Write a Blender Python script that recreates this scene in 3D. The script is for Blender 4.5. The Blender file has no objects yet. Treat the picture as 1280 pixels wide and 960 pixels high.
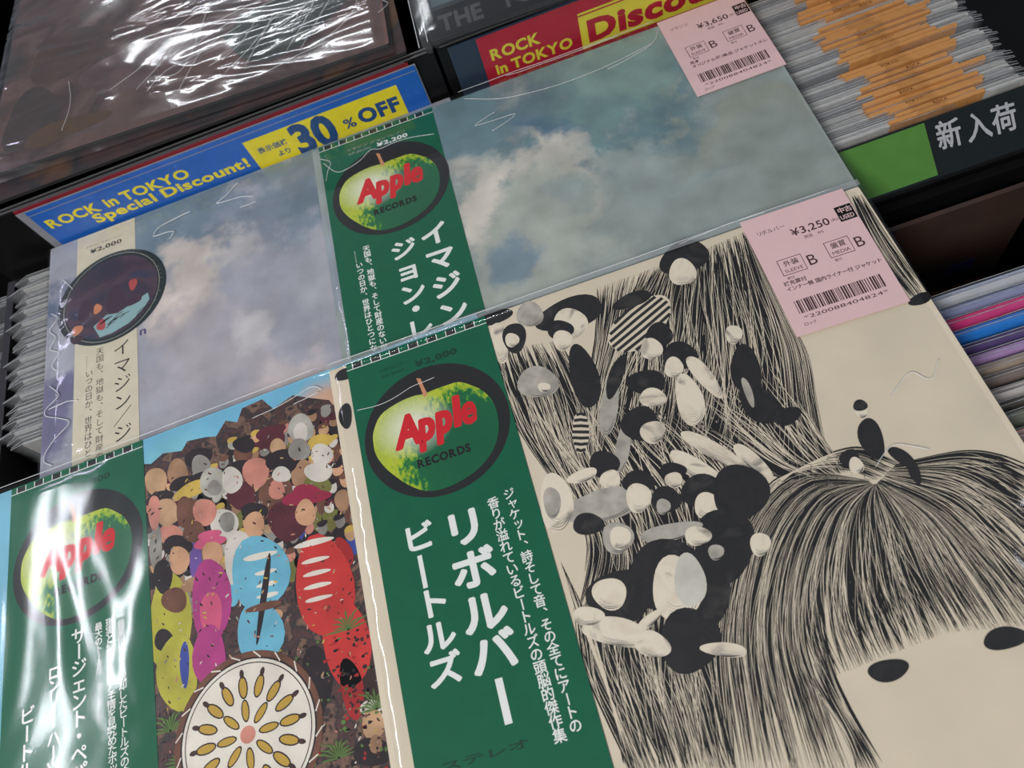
import bpy, math, random
from mathutils import Matrix, Vector, noise
R = random.Random(7)
sc = bpy.context.scene
col = sc.collection
PI = math.pi

# ---------------------------------------------------------------- camera
cam = bpy.data.cameras.new('camera')
cam.sensor_width = 36.0
cam.lens = 27.0
cam.clip_start = 0.01
camo = bpy.data.objects.new('camera', cam)
cx_, cy_, cz_ = Vector((0.94354, -0.24509, -0.22285)), Vector((-0.32122, -0.84113, -0.43505)), Vector((-0.08082, 0.48212, -0.87240))
camo.matrix_world = Matrix(((cx_[0], -cy_[0], -cz_[0], 0.1337), (cx_[1], -cy_[1], -cz_[1], -0.2467),
                            (cx_[2], -cy_[2], -cz_[2], 0.3773), (0, 0, 0, 1)))
col.objects.link(camo)
sc.camera = camo
cam.dof.use_dof = True
cam.dof.focus_distance = 0.42
cam.dof.aperture_fstop = 12.0

# ---------------------------------------------------------------- world and lamps
world = bpy.data.worlds.new('shop_light'); sc.world = world; world.use_nodes = True
wb = world.node_tree.nodes['Background']
wb.inputs[0].default_value = (0.80, 0.86, 1.0, 1); wb.inputs[1].default_value = 0.16
sc.view_settings.view_transform = 'Standard'; sc.view_settings.look = 'None'
sc.view_settings.gamma = 1.0; sc.view_settings.exposure = -0.25
def lamp(name, loc, rot, sx, sy, power, color=(1, 1, 1)):
    l = bpy.data.lights.new(name, 'AREA'); l.shape = 'RECTANGLE'; l.size = sx; l.size_y = sy
    l.energy = power; l.color = color
    o = bpy.data.objects.new(name, l); o.location = loc; o.rotation_euler = rot; col.objects.link(o)
    return o
lamp('ceiling_tube_light', (-1.93, 0.6, 2.1), (0, 0, 0), 0.09, 1.4, 19, (0.90, 0.94, 1.0))
lamp('ceiling_tube_light', (-2.15, 2.1, 2.1), (0, 0, 0), 0.07, 0.9, 7, (0.80, 0.76, 1.0))
lamp('ceiling_tube_light', (-0.7, 3.4, 2.1), (0, 0, 0), 1.3, 0.10, 24, (0.93, 0.96, 1.0))
lamp('added_key_light', (-0.85, -1.25, 1.6), (math.radians(36), 0, math.radians(-35)), 1.0, 0.5, 46, (1.0, 0.965, 0.92))  # key lamp added in front to brighten the signs and covers
lamp('ceiling_tube_light', (1.30, -0.25, 2.1), (0, 0, 0), 0.09, 0.8, 2.2, (0.92, 0.95, 1.0))

# ---------------------------------------------------------------- materials
def lin(c):
    return tuple((x / 12.92 if x <= 0.04045 else ((x + 0.055) / 1.055) ** 2.4) for x in [v / 255 for v in c])
def nodes(name):
    m = bpy.data.materials.new(name); m.use_nodes = True
    nt = m.node_tree; return m, nt, nt.nodes, nt.links
MATS = {}
def paint(name, rgb, rough=0.5, spec=0.3, grain=0.06, gscale=900.0, metal=0.0):
    """card / ink colour with a little procedural mottling"""
    if name in MATS: return MATS[name]
    m, nt, N, Lk = nodes(name); b = N['Principled BSDF']
    c = lin(rgb)
    tc = N.new('ShaderNodeTexCoord'); nz = N.new('ShaderNodeTexNoise'); nz.inputs['Scale'].default_value = gscale / 10
    nz.inputs['Detail'].default_value = 5
    Lk.new(tc.outputs['Object'], nz.inputs['Vector'])
    r = N.new('ShaderNodeValToRGB')
    r.color_ramp.elements[0].position = 0.3; r.color_ramp.elements[1].position = 0.7
    r.color_ramp.elements[0].color = tuple(x * (1 - grain) for x in c) + (1,)
    r.color_ramp.elements[1].color = tuple(min(1, x * (1 + grain)) for x in c) + (1,)
    Lk.new(nz.outputs[0], r.inputs[0]); Lk.new(r.outputs[0], b.inputs['Base Color'])
    b.inputs['Roughness'].default_value = rough; b.inputs['Specular IOR Level'].default_value = spec
    b.inputs['Metallic'].default_value = metal
    MATS[name] = m; return m
def film(name, bump=0.25, scale=18.0, stretch=(1, 1, 1), rough=0.07, milk=0.03, tint=(1, 1, 1), dist=0.004, refl=1.0, detail=2):
    """clear polypropylene: transparent, fresnel gloss, wrinkled normal, slightly milky"""
    if name in MATS: return MATS[name]
    m, nt, N, Lk = nodes(name); N.remove(N['Principled BSDF'])
    out = N['Material Output']
    tc = N.new('ShaderNodeTexCoord'); mp = N.new('ShaderNodeMapping'); mp.inputs['Scale'].default_value = stretch
    Lk.new(tc.outputs['Object'], mp.inputs[0])
    n1 = N.new('ShaderNodeTexNoise'); n1.inputs['Scale'].default_value = scale; n1.inputs['Detail'].default_value = detail
    n1.inputs['Distortion'].default_value = 1.6; n1.inputs['Roughness'].default_value = 0.55
    Lk.new(mp.outputs[0], n1.inputs['Vector'])
    bp = N.new('ShaderNodeBump'); bp.inputs['Strength'].default_value = bump; bp.inputs['Distance'].default_value = dist
    Lk.new(n1.outputs[0], bp.inputs['Height'])
    gl = N.new('ShaderNodeBsdfGlossy'); gl.inputs['Roughness'].default_value = rough
    tr = N.new('ShaderNodeBsdfTransparent'); tr.inputs[0].default_value = tint + (1,)
    df = N.new('ShaderNodeBsdfDiffuse'); df.inputs[0].default_value = (0.62, 0.65, 0.68, 1)
    # thin-film Schlick fresnel, the same from both faces
    ge = N.new('ShaderNodeNewGeometry'); dt = N.new('ShaderNodeVectorMath'); dt.operation = 'DOT_PRODUCT'
    Lk.new(ge.outputs['Incoming'], dt.inputs[0]); Lk.new(bp.outputs[0], dt.inputs[1])
    Lk.new(bp.outputs[0], gl.inputs['Normal'])
    def mth(op, a, b, clamp=False):
        q = N.new('ShaderNodeMath'); q.operation = op; q.use_clamp = clamp
        for k, v in enumerate((a, b)):
            if v is None: continue
            if isinstance(v, (int, float)): q.inputs[k].default_value = v
            else: Lk.new(v, q.inputs[k])
        return q.outputs[0]
    ab = mth('ABSOLUTE', dt.outputs['Value'], None)
    om = mth('SUBTRACT', 1.0, ab, True); pw = mth('POWER', om, 5.0)
    fz = mth('MULTIPLY_ADD', pw, 0.9 * refl); fz.node.inputs[2].default_value = 0.05 * refl; fz.node.use_clamp = True
    m1 = N.new('ShaderNodeMixShader'); m1.inputs[0].default_value = milk
    Lk.new(tr.outputs[0], m1.inputs[1]); Lk.new(df.outputs[0], m1.inputs[2])
    m2 = N.new('ShaderNodeMixShader'); Lk.new(fz, m2.inputs[0])
    Lk.new(m1.outputs[0], m2.inputs[1]); Lk.new(gl.outputs[0], m2.inputs[2])
    Lk.new(m2.outputs[0], out.inputs[0])
    MATS[name] = m; return m
def cloud(name, base, blobs, amp=0.35, scale=16.0, seed=0.0):
    """printed soft clouds: noise-broken patches of colour given in the card's own millimetres"""
    m, nt, N, Lk = nodes(name); b = N['Principled BSDF']
    tc = N.new('ShaderNodeTexCoord')
    nz = N.new('ShaderNodeTexNoise'); nz.noise_dimensions = '4D'; nz.inputs['W'].default_value = seed
    nz.inputs['Scale'].default_value = scale; nz.inputs['Detail'].default_value = 9; nz.inputs['Roughness'].default_value = 0.62
    Lk.new(tc.outputs['Object'], nz.inputs['Vector'])
    cur = None
    for (x, y, r, c) in blobs:
        vd = N.new('ShaderNodeVectorMath'); vd.operation = 'DISTANCE'
        Lk.new(tc.outputs['Object'], vd.inputs[0]); vd.inputs[1].default_value = (x / 1000, y / 1000, 0)
        ma = N.new('ShaderNodeMath'); ma.operation = 'MULTIPLY_ADD'
        Lk.new(nz.outputs[0], ma.inputs[0]); ma.inputs[1].default_value = -amp * r / 160; 
        Lk.new(vd.outputs['Value'], ma.inputs[2])
        mr = N.new('ShaderNodeMapRange'); mr.interpolation_type = 'SMOOTHSTEP'
        off = -amp * r / 320
        mr.inputs['From Min'].default_value = r / 1000 * 0.45 + off; mr.inputs['From Max'].default_value = r / 1000 * 1.1 + off
        mr.inputs['To Min'].default_value = 1; mr.inputs['To Max'].default_value = 0
        Lk.new(ma.outputs[0], mr.inputs['Value'])
        mx = N.new('ShaderNodeMix'); mx.data_type = 'RGBA'
        Lk.new(mr.outputs[0], mx.inputs['Factor'])
        if cur is None: mx.inputs['A'].default_value = lin(base) + (1,)
        else: Lk.new(cur, mx.inputs['A'])
        mx.inputs['B'].default_value = lin(c) + (1,)
        cur = mx.outputs['Result']
    n2 = N.new('ShaderNodeTexNoise'); n2.inputs['Scale'].default_value = scale * 2.6; n2.inputs['Detail'].default_value = 8
    Lk.new(tc.outputs['Object'], n2.inputs['Vector'])
    r2 = N.new('ShaderNodeMapRange'); r2.inputs['From Min'].default_value = 0.3; r2.inputs['From Max'].default_value = 0.7
    r2.inputs['To Min'].default_value = 0.84; r2.inputs['To Max'].default_value = 1.14
    Lk.new(n2.outputs[0], r2.inputs['Value'])
    mm = N.new('ShaderNodeVectorMath'); mm.operation = 'SCALE'; Lk.new(cur, mm.inputs[0]); Lk.new(r2.outputs[0], mm.inputs['Scale'])
    Lk.new(mm.outputs[0], b.inputs['Base Color'])
    b.inputs['Roughness'].default_value = 0.45; b.inputs['Specular IOR Level'].default_value = 0.3
    return m
def apple_skin(name):
    """printed apple: yellow-green upper left with a pale patch, dark green lower right, speckled border"""
    m, nt, N, Lk = nodes(name); b = N['Principled BSDF']
    tc = N.new('ShaderNodeTexCoord'); sp = N.new('ShaderNodeSeparateXYZ'); Lk.new(tc.outputs['Object'], sp.inputs[0])
    mp = N.new('ShaderNodeMapping'); mp.inputs['Scale'].default_value = (1, 0.55, 1); mp.inputs['Rotation'].default_value = (0, 0, 0.3)
    Lk.new(tc.outputs['Object'], mp.inputs[0])
    nz = N.new('ShaderNodeTexNoise'); nz.inputs['Scale'].default_value = 480; nz.inputs['Detail'].default_value = 3
    Lk.new(mp.outputs[0], nz.inputs['Vector'])
    n2 = N.new('ShaderNodeTexNoise'); n2.inputs['Scale'].default_value = 60; n2.inputs['Detail'].default_value = 2
    Lk.new(tc.outputs['Object'], n2.inputs['Vector'])
    # distance from the centre of the dark lobe
    def dist(x, y, sx, sy):
        q = N.new('ShaderNodeMapping'); q.inputs['Location'].default_value = (-x / 1000 * sx, -y / 1000 * sy, 0)
        q.inputs['Scale'].default_value = (sx, sy, 0); Lk.new(tc.outputs['Object'], q.inputs[0])
        l = N.new('ShaderNodeVectorMath'); l.operation = 'LENGTH'; Lk.new(q.outputs[0], l.inputs[0]); return l.outputs['Value']
    d = dist(72, -79, 1.0, 1.0)
    a1 = N.new('ShaderNodeMath'); a1.operation = 'MULTIPLY_ADD'; Lk.new(nz.outputs[0], a1.inputs[0]); a1.inputs[1].default_value = 0.036; Lk.new(d, a1.inputs[2])
    a2 = N.new('ShaderNodeMath'); a2.operation = 'MULTIPLY_ADD'; Lk.new(n2.outputs[0], a2.inputs[0]); a2.inputs[1].default_value = 0.012; Lk.new(a1.outputs[0], a2.inputs[2])
    r = N.new('ShaderNodeValToRGB'); cr = r.color_ramp
    mr = N.new('ShaderNodeMapRange'); mr.inputs['From Min'].default_value = 0.036; mr.inputs['From Max'].default_value = 0.088
    Lk.new(a2.outputs[0], mr.inputs['Value']); Lk.new(mr.outputs[0], r.inputs[0])
    cr.elements[0].position = 0.0; cr.elements[0].color = lin((0, 96, 62)) + (1,)
    cr.elements[1].position = 1.0; cr.elements[1].color = lin((196, 210, 70)) + (1,)
    for p, c in ((0.38, (2, 104, 60)), (0.45, (60, 140, 50)), (0.52, (150, 180, 40)), (0.62, (190, 205, 50)), (0.8, (172, 190, 60))):
        e = cr.elements.new(p); e.color = lin(c) + (1,)
    d2 = dist(42, -52, 1.0, 1.25)
    m3 = N.new('ShaderNodeMapRange'); m3.inputs['From Min'].default_value = 0.005; m3.inputs['From Max'].default_value = 0.024
    m3.inputs['To Min'].default_value = 0.85; m3.inputs['To Max'].default_value = 0.0; Lk.new(d2, m3.inputs['Value'])
    mx = N.new('ShaderNodeMix'); mx.data_type = 'RGBA'; Lk.new(m3.outputs[0], mx.inputs['Factor']); Lk.new(r.outputs[0], mx.inputs['A'])
    mx.inputs['B'].default_value = lin((238, 240, 225)) + (1,)
    Lk.new(mx.outputs['Result'], b.inputs['Base Color']); b.inputs['Roughness'].default_value = 0.4
    return m
def mottled(name, cols, scale, rough=0.5, detail=6, dist=0.8, stretch=(1, 1, 1)):
    m, nt, N, Lk = nodes(name); b = N['Principled BSDF']
    tc = N.new('ShaderNodeTexCoord'); mp = N.new('ShaderNodeMapping'); mp.inputs['Scale'].default_value = stretch
    Lk.new(tc.outputs['Object'], mp.inputs[0])
    nz = N.new('ShaderNodeTexNoise'); nz.inputs['Scale'].default_value = scale; nz.inputs['Detail'].default_value = detail
    nz.inputs['Distortion'].default_value = dist
    Lk.new(mp.outputs[0], nz.inputs['Vector'])
    r = N.new('ShaderNodeValToRGB'); cr = r.color_ramp
    for i, c in enumerate(cols):
        p = 0.3 + 0.4 * i / (len(cols) - 1)
        e = cr.elements[0] if i == 0 else (cr.elements[len(cr.elements) - 1] if i == len(cols) - 1 else cr.elements.new(p))
        e.position = p; e.color = lin(c) + (1,)
    Lk.new(nz.outputs[0], r.inputs[0]); Lk.new(r.outputs[0], b.inputs['Base Color'])
    b.inputs['Roughness'].default_value = rough
    return m

# ---------------------------------------------------------------- mesh helpers
def link(name, me, parent=None):
    o = bpy.data.objects.new(name, me); col.objects.link(o)
    if parent: o.parent = parent
    return o
def mesh(name, verts, faces, mats, idx=None, smooth=False):
    me = bpy.data.meshes.new(name); me.from_pydata(verts, [], faces)
    for m in mats: me.materials.append(m)
    if idx: me.polygons.foreach_set('material_index', idx)
    if smooth: me.polygons.foreach_set('use_smooth', [True] * len(me.polygons))
    me.update(); return me
class MB:
    def __init__(s): s.v = []; s.f = []; s.i = []; s.m = []
    def mi(s, m):
        if m not in s.m: s.m.append(m)
        return s.m.index(m)
    def face(s, pts, m):
        n = len(s.v); s.v += pts; s.f.append(tuple(range(n, n + len(pts)))); s.i.append(s.mi(m))
    def raw(s, vs, fs, m):
        n = len(s.v); k = s.mi(m); s.v += vs
        for f in fs: s.f.append(tuple(a + n for a in f)); s.i.append(k)
    def box(s, x0, x1, y0, y1, z0, z1, m):
        vs = [(x, y, z) for x in (x0, x1) for y in (y0, y1) for z in (z0, z1)]
        s.raw(vs, [(0, 1, 3, 2), (4, 6, 7, 5), (0, 4, 5, 1), (2, 3, 7, 6), (0, 2, 6, 4), (1, 5, 7, 3)], m)
    def tube(s, pts, r, m, n=5):
        vs = []; fs = []
        P = [Vector(p) for p in pts]
        for i, p in enumerate(P):
            t = (P[min(i + 1, len(P) - 1)] - P[max(i - 1, 0)]).normalized()
            a = t.cross(Vector((0, 0, 1)));  a = a.normalized() if a.length > 1e-6 else Vector((1, 0, 0))
            b = t.cross(a)
            for k in range(n):
                g = 2 * PI * k / n; vs.append(tuple(p + a * math.cos(g) * r + b * math.sin(g) * r))
        for i in range(len(P) - 1):
            for k in range(n):
                fs.append((i * n + k, i * n + (k + 1) % n, (i + 1) * n + (k + 1) % n, (i + 1) * n + k))
        fs.append(tuple(range(n))); fs.append(tuple(range((len(P) - 1) * n, len(P) * n)))
        s.raw(vs, fs, m)
    def build(s, name, parent=None, smooth=False):
        return link(name, mesh(name, s.v, s.f, s.m, s.i, smooth), parent)
MM = 0.001
_tc = bpy.data.curves.new('glyph', 'FONT'); _to = bpy.data.objects.new('glyph', _tc); col.objects.link(_to)
_tc.resolution_u = 3
_gl = {}
def glyph(ch, bold):
    k = (ch, bold)
    if k not in _gl:
        _tc.body = ch; _tc.offset = bold
        bpy.context.view_layer.update()
        me = bpy.data.meshes.new_from_object(_to.evaluated_get(bpy.context.evaluated_depsgraph_get()))
        vs = [tuple(v.co[:2]) for v in me.vertices]; fs = [tuple(p.vertices) for p in me.polygons]
        _gl[k] = (vs, fs, max((x for x, y in vs), default=0.3)); bpy.data.meshes.remove(me)
    return _gl[k]
class Print(MB):
    """flat ink on card, all coordinates in millimetres of the card"""
    z = 0.0
    def P(s, x, y, z): return (x * MM, y * MM, z * MM)
    def poly(s, pts, m, z=0.0): s.face([s.P(x, y, z) for x, y in pts], m)
    def rect(s, x0, y0, x1, y1, m, z=0.0): s.poly([(x0, y0), (x1, y0), (x1, y1), (x0, y1)], m, z)
    def ell(s, cx, cy, ux, uy, vx, vy, m, z=0.0, n=22, wob=0.0):
        ph = R.random() * 9
        s.poly([(cx + ux * math.cos(a) * k + vx * math.sin(a) * k, cy + uy * math.cos(a) * k + vy * math.sin(a) * k)
                for a, k in [(2 * PI * i / n, 1 + wob * math.sin(3 * 2 * PI * i / n + ph)) for i in range(n)]], m, z)
    def ring(s, cx, cy, r0, r1, m, z=0.0, n=48):
        for i in range(n):
            a, b = 2 * PI * i / n, 2 * PI * (i + 1) / n
            s.poly([(cx + r0 * math.cos(a), cy + r0 * math.sin(a)), (cx + r1 * math.cos(a), cy + r1 * math.sin(a)),
                    (cx + r1 * math.cos(b), cy + r1 * math.sin(b)), (cx + r0 * math.cos(b), cy + r0 * math.sin(b))], m, z)
    def line(s, pts, w, m, z=0.0, w1=None):
        L = []; Rr = []; n = len(pts)
        for i, (x, y) in enumerate(pts):
            a = pts[max(i - 1, 0)]; b = pts[min(i + 1, n - 1)]
            dx, dy = b[0] - a[0], b[1] - a[1]; l = math.hypot(dx, dy) or 1
            t = i / (n - 1); ww = (w if w1 is None else (w1 + (w - w1) * math.sin(PI * t))) / 2
            L.append(s.P(x - dy / l * ww, y + dx / l * ww, z)); Rr.append(s.P(x + dy / l * ww, y - dx / l * ww, z))
        s.raw(L + Rr, [(i, i + 1, n + i + 1, n + i) for i in range(n - 1)], m)
    def char(s, ch, cx, cy, sx, sy, m, z=0.0, bold=0.0, rot=0.0, shear=0.0):
        """one full-width glyph centred on cx,cy"""
        vs, fs, w = glyph(ch, bold)
        c, q = math.cos(rot), math.sin(rot)
        out = []
        for x, y in vs:
            x, y = (x - 0.5) * sx, (y - 0.37) * sy
            x += shear * y
            out.append(s.P(cx + x * c - y * q, cy + x * q + y * c, z))
        s.raw(out, fs, m)
    def fat(s, ch, cx, cy, sx, sy, m, z=0.0, d=.5, bold=.02, rot=0.0, n=8):
        for k in range(n):
            s.char(ch, cx + d * math.cos(k * 2 * PI / n), cy + d * math.sin(k * 2 * PI / n), sx, sy, m, z + .002 * k, bold, rot)
    def vtext(s, txt, cx, y0, y1, size, m, z=0.0, bold=0.0, x1=None, sx=1.0, weights=None):
        """vertical Japanese line, first glyph centred y0, last centred y1"""
        n = len(txt)
        for i, ch in enumerate(txt):
            t = i / max(1, n - 1); x = cx + ((x1 - cx) * t if x1 is not None else 0); y = y0 + (y1 - y0) * t
            if ch == ' ': continue
            if ch in 'ー―…': s.char(ch, x, y, size, size * sx, m, z, bold, -PI / 2)
            elif ch in '、。': s.char(ch, x + size * .55, y + size * .5, size, size, m, z, bold)
            elif ch in 'ャュョッァィ': s.char(ch, x + size * .08, y + size * .08, size * sx, size, m, z, bold)
            elif bold > 0: s.fat(ch, x, y, size * sx, size, m, z, bold * 9, 0.0, 0.0, 4)
            else: s.char(ch, x, y, size * sx, size, m, z, bold)
    def text(s, txt, x, y, size, m, z=0.0, bold=0.0, width=None, shear=0.0, gap=0.04, rise=0.0, k0=1.0):
        """horizontal line from baseline x,y; stretched to width when given"""
        adv = []; tot = 0
        for ch in txt:
            w = 0.28 if ch == ' ' else glyph(ch, bold)[2] + gap
            adv.append(tot); tot += w
        k = (width / (tot * size)) if width else k0
        for ch, a in zip(txt, adv):
            if ch == ' ': continue
            vs, fs, w = glyph(ch, bold)
            s.raw([s.P(x + (a + u) * size * k + shear * v * size, y + v * size + rise * a * size * k, z) for u, v in vs], fs, m)
def tag(o, label, cat, group=None):
    o['label'] = label; o['category'] = cat
    if group: o['group'] = group
    return o
def thing(name, label, cat, loc, rot=(0, 0, 0), group=None):
    o = bpy.data.objects.new(name, None); o.empty_display_size = 0.02; col.objects.link(o)
    o.location = loc; o.rotation_euler = rot
    return tag(o, label, cat, group)
def copy_tree(src, name=None):
    c = src.copy(); col.objects.link(c)
    for ch in src.children:
        d = ch.copy(); col.objects.link(d); d.parent = c
        for g in ch.children:
            e = g.copy(); col.objects.link(e); e.parent = d
    return c

# ---- card artwork in millimetres of each card
REV_LOCKS= [([(192.4, -8.6), (170.5, -32.8), (146.7, -64.8), (128.2, -96.2)], [(247.1, -3.6), (242.8, -35.9), (237.0, -75.2), (224.9, -113.1), (213.5, -139.5)], 110, 0.55), ([(93.3, -23.3), (95.5, -65.4), (106.1, -106.5)], [(132.3, -30.8), (136.1, -70.7), (132.6, -102.4), (131.9, -124.1)], 60, 0.5), ([(160.5, -6.4), (151.4, -35.7), (136.1, -70.7), (127.6, -105.1)], [(200.2, -6.2), (178.0, -30.5), (154.0, -62.6), (131.4, -106.4)], 40, 0.6), ([(307.0, -4.4), (303.4, -40.3), (305.5, -74.1)], [(312.2, -5.7), (311.6, -38.4), (313.8, -77.6)], 16, 0.5), ([(247.1, -3.6), (242.8, -35.9), (237.0, -75.2), (224.9, -113.1), (217.0, -144.8)], [(247.0, -9.4), (246.3, -53.4), (246.9, -84.0), (240.3, -109.8), (234.1, -134.0)], 34, 0.55), ([(176.9, -95.4), (190.4, -114.0), (205.1, -136.5), (220.3, -146.0)], [(229.9, -77.3), (233.4, -107.2), (235.1, -130.1), (238.3, -148.1)], 40, 0.6), ([(244.7, -154.4), (218.2, -141.9), (190.9, -152.3), (170.5, -176.7), (156.4, -201.4), (148.6, -226.0), (142.2, -250.8)], [(245.5, -156.7), (223.8, -163.3), (202.3, -186.7), (189.7, -211.2), (187.0, -236.6), (185.8, -262.1)], 80, 0.42), ([(245.5, -156.7), (223.8, -163.3), (202.3, -186.7), (192.0, -208.4), (190.8, -228.1)], [(247.0, -157.2), (247.5, -175.0), (245.5, -200.2), (245.0, -224.1)], 80, 0.5), ([(247.0, -157.2), (247.5, -175.0), (245.5, -200.2), (246.5, -224.6)], [(249.5, -156.0), (267.5, -177.9), (275.2, -202.5), (279.1, -231.0)], 60, 0.5), ([(249.5, -156.0), (267.5, -177.9), (275.2, -202.5), (279.1, -231.0)], [(259.2, -151.3), (286.8, -154.9), (301.1, -162.0), (312.1, -173.8)], 60, 0.52), ([(247.9, -155.5), (232.6, -144.0), (206.9, -141.4), (183.0, -157.6)], [(262.4, -152.4), (246.6, -138.5), (219.4, -139.4), (200.5, -147.4)], 26, 0.6), ([(97.9, -169.4), (96.1, -194.4), (99.5, -219.1), (103.1, -240.7)], [(170.8, -169.3), (154.8, -200.9), (148.1, -222.6), (143.7, -251.2)], 90, 0.42), ([(184.1, -226.2), (187.0, -236.6), (189.6, -252.7), (188.1, -262.7)], [(197.4, -213.4), (195.3, -229.4), (196.3, -245.4), (199.5, -265.6)], 16, 0.4), ([(101.5, -42.4), (106.9, -88.6), (116.6, -127.4), (118.3, -160.4)], [(180.5, -96.8), (188.9, -117.9), (190.4, -144.0), (182.4, -173.0)], 90, 0.7), ([(110.8, -90.0), (112.1, -117.4), (113.8, -143.1), (99.7, -170.0)], [(130.1, -96.9), (130.1, -123.5), (131.2, -156.7), (115.1, -182.0)], 30, 0.55), ([(104.7, -178.9), (104.4, -203.7), (100.3, -238.4)], [(98.7, -146.3), (100.9, -185.1), (106.3, -241.5)], 20, 0.5)]
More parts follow.
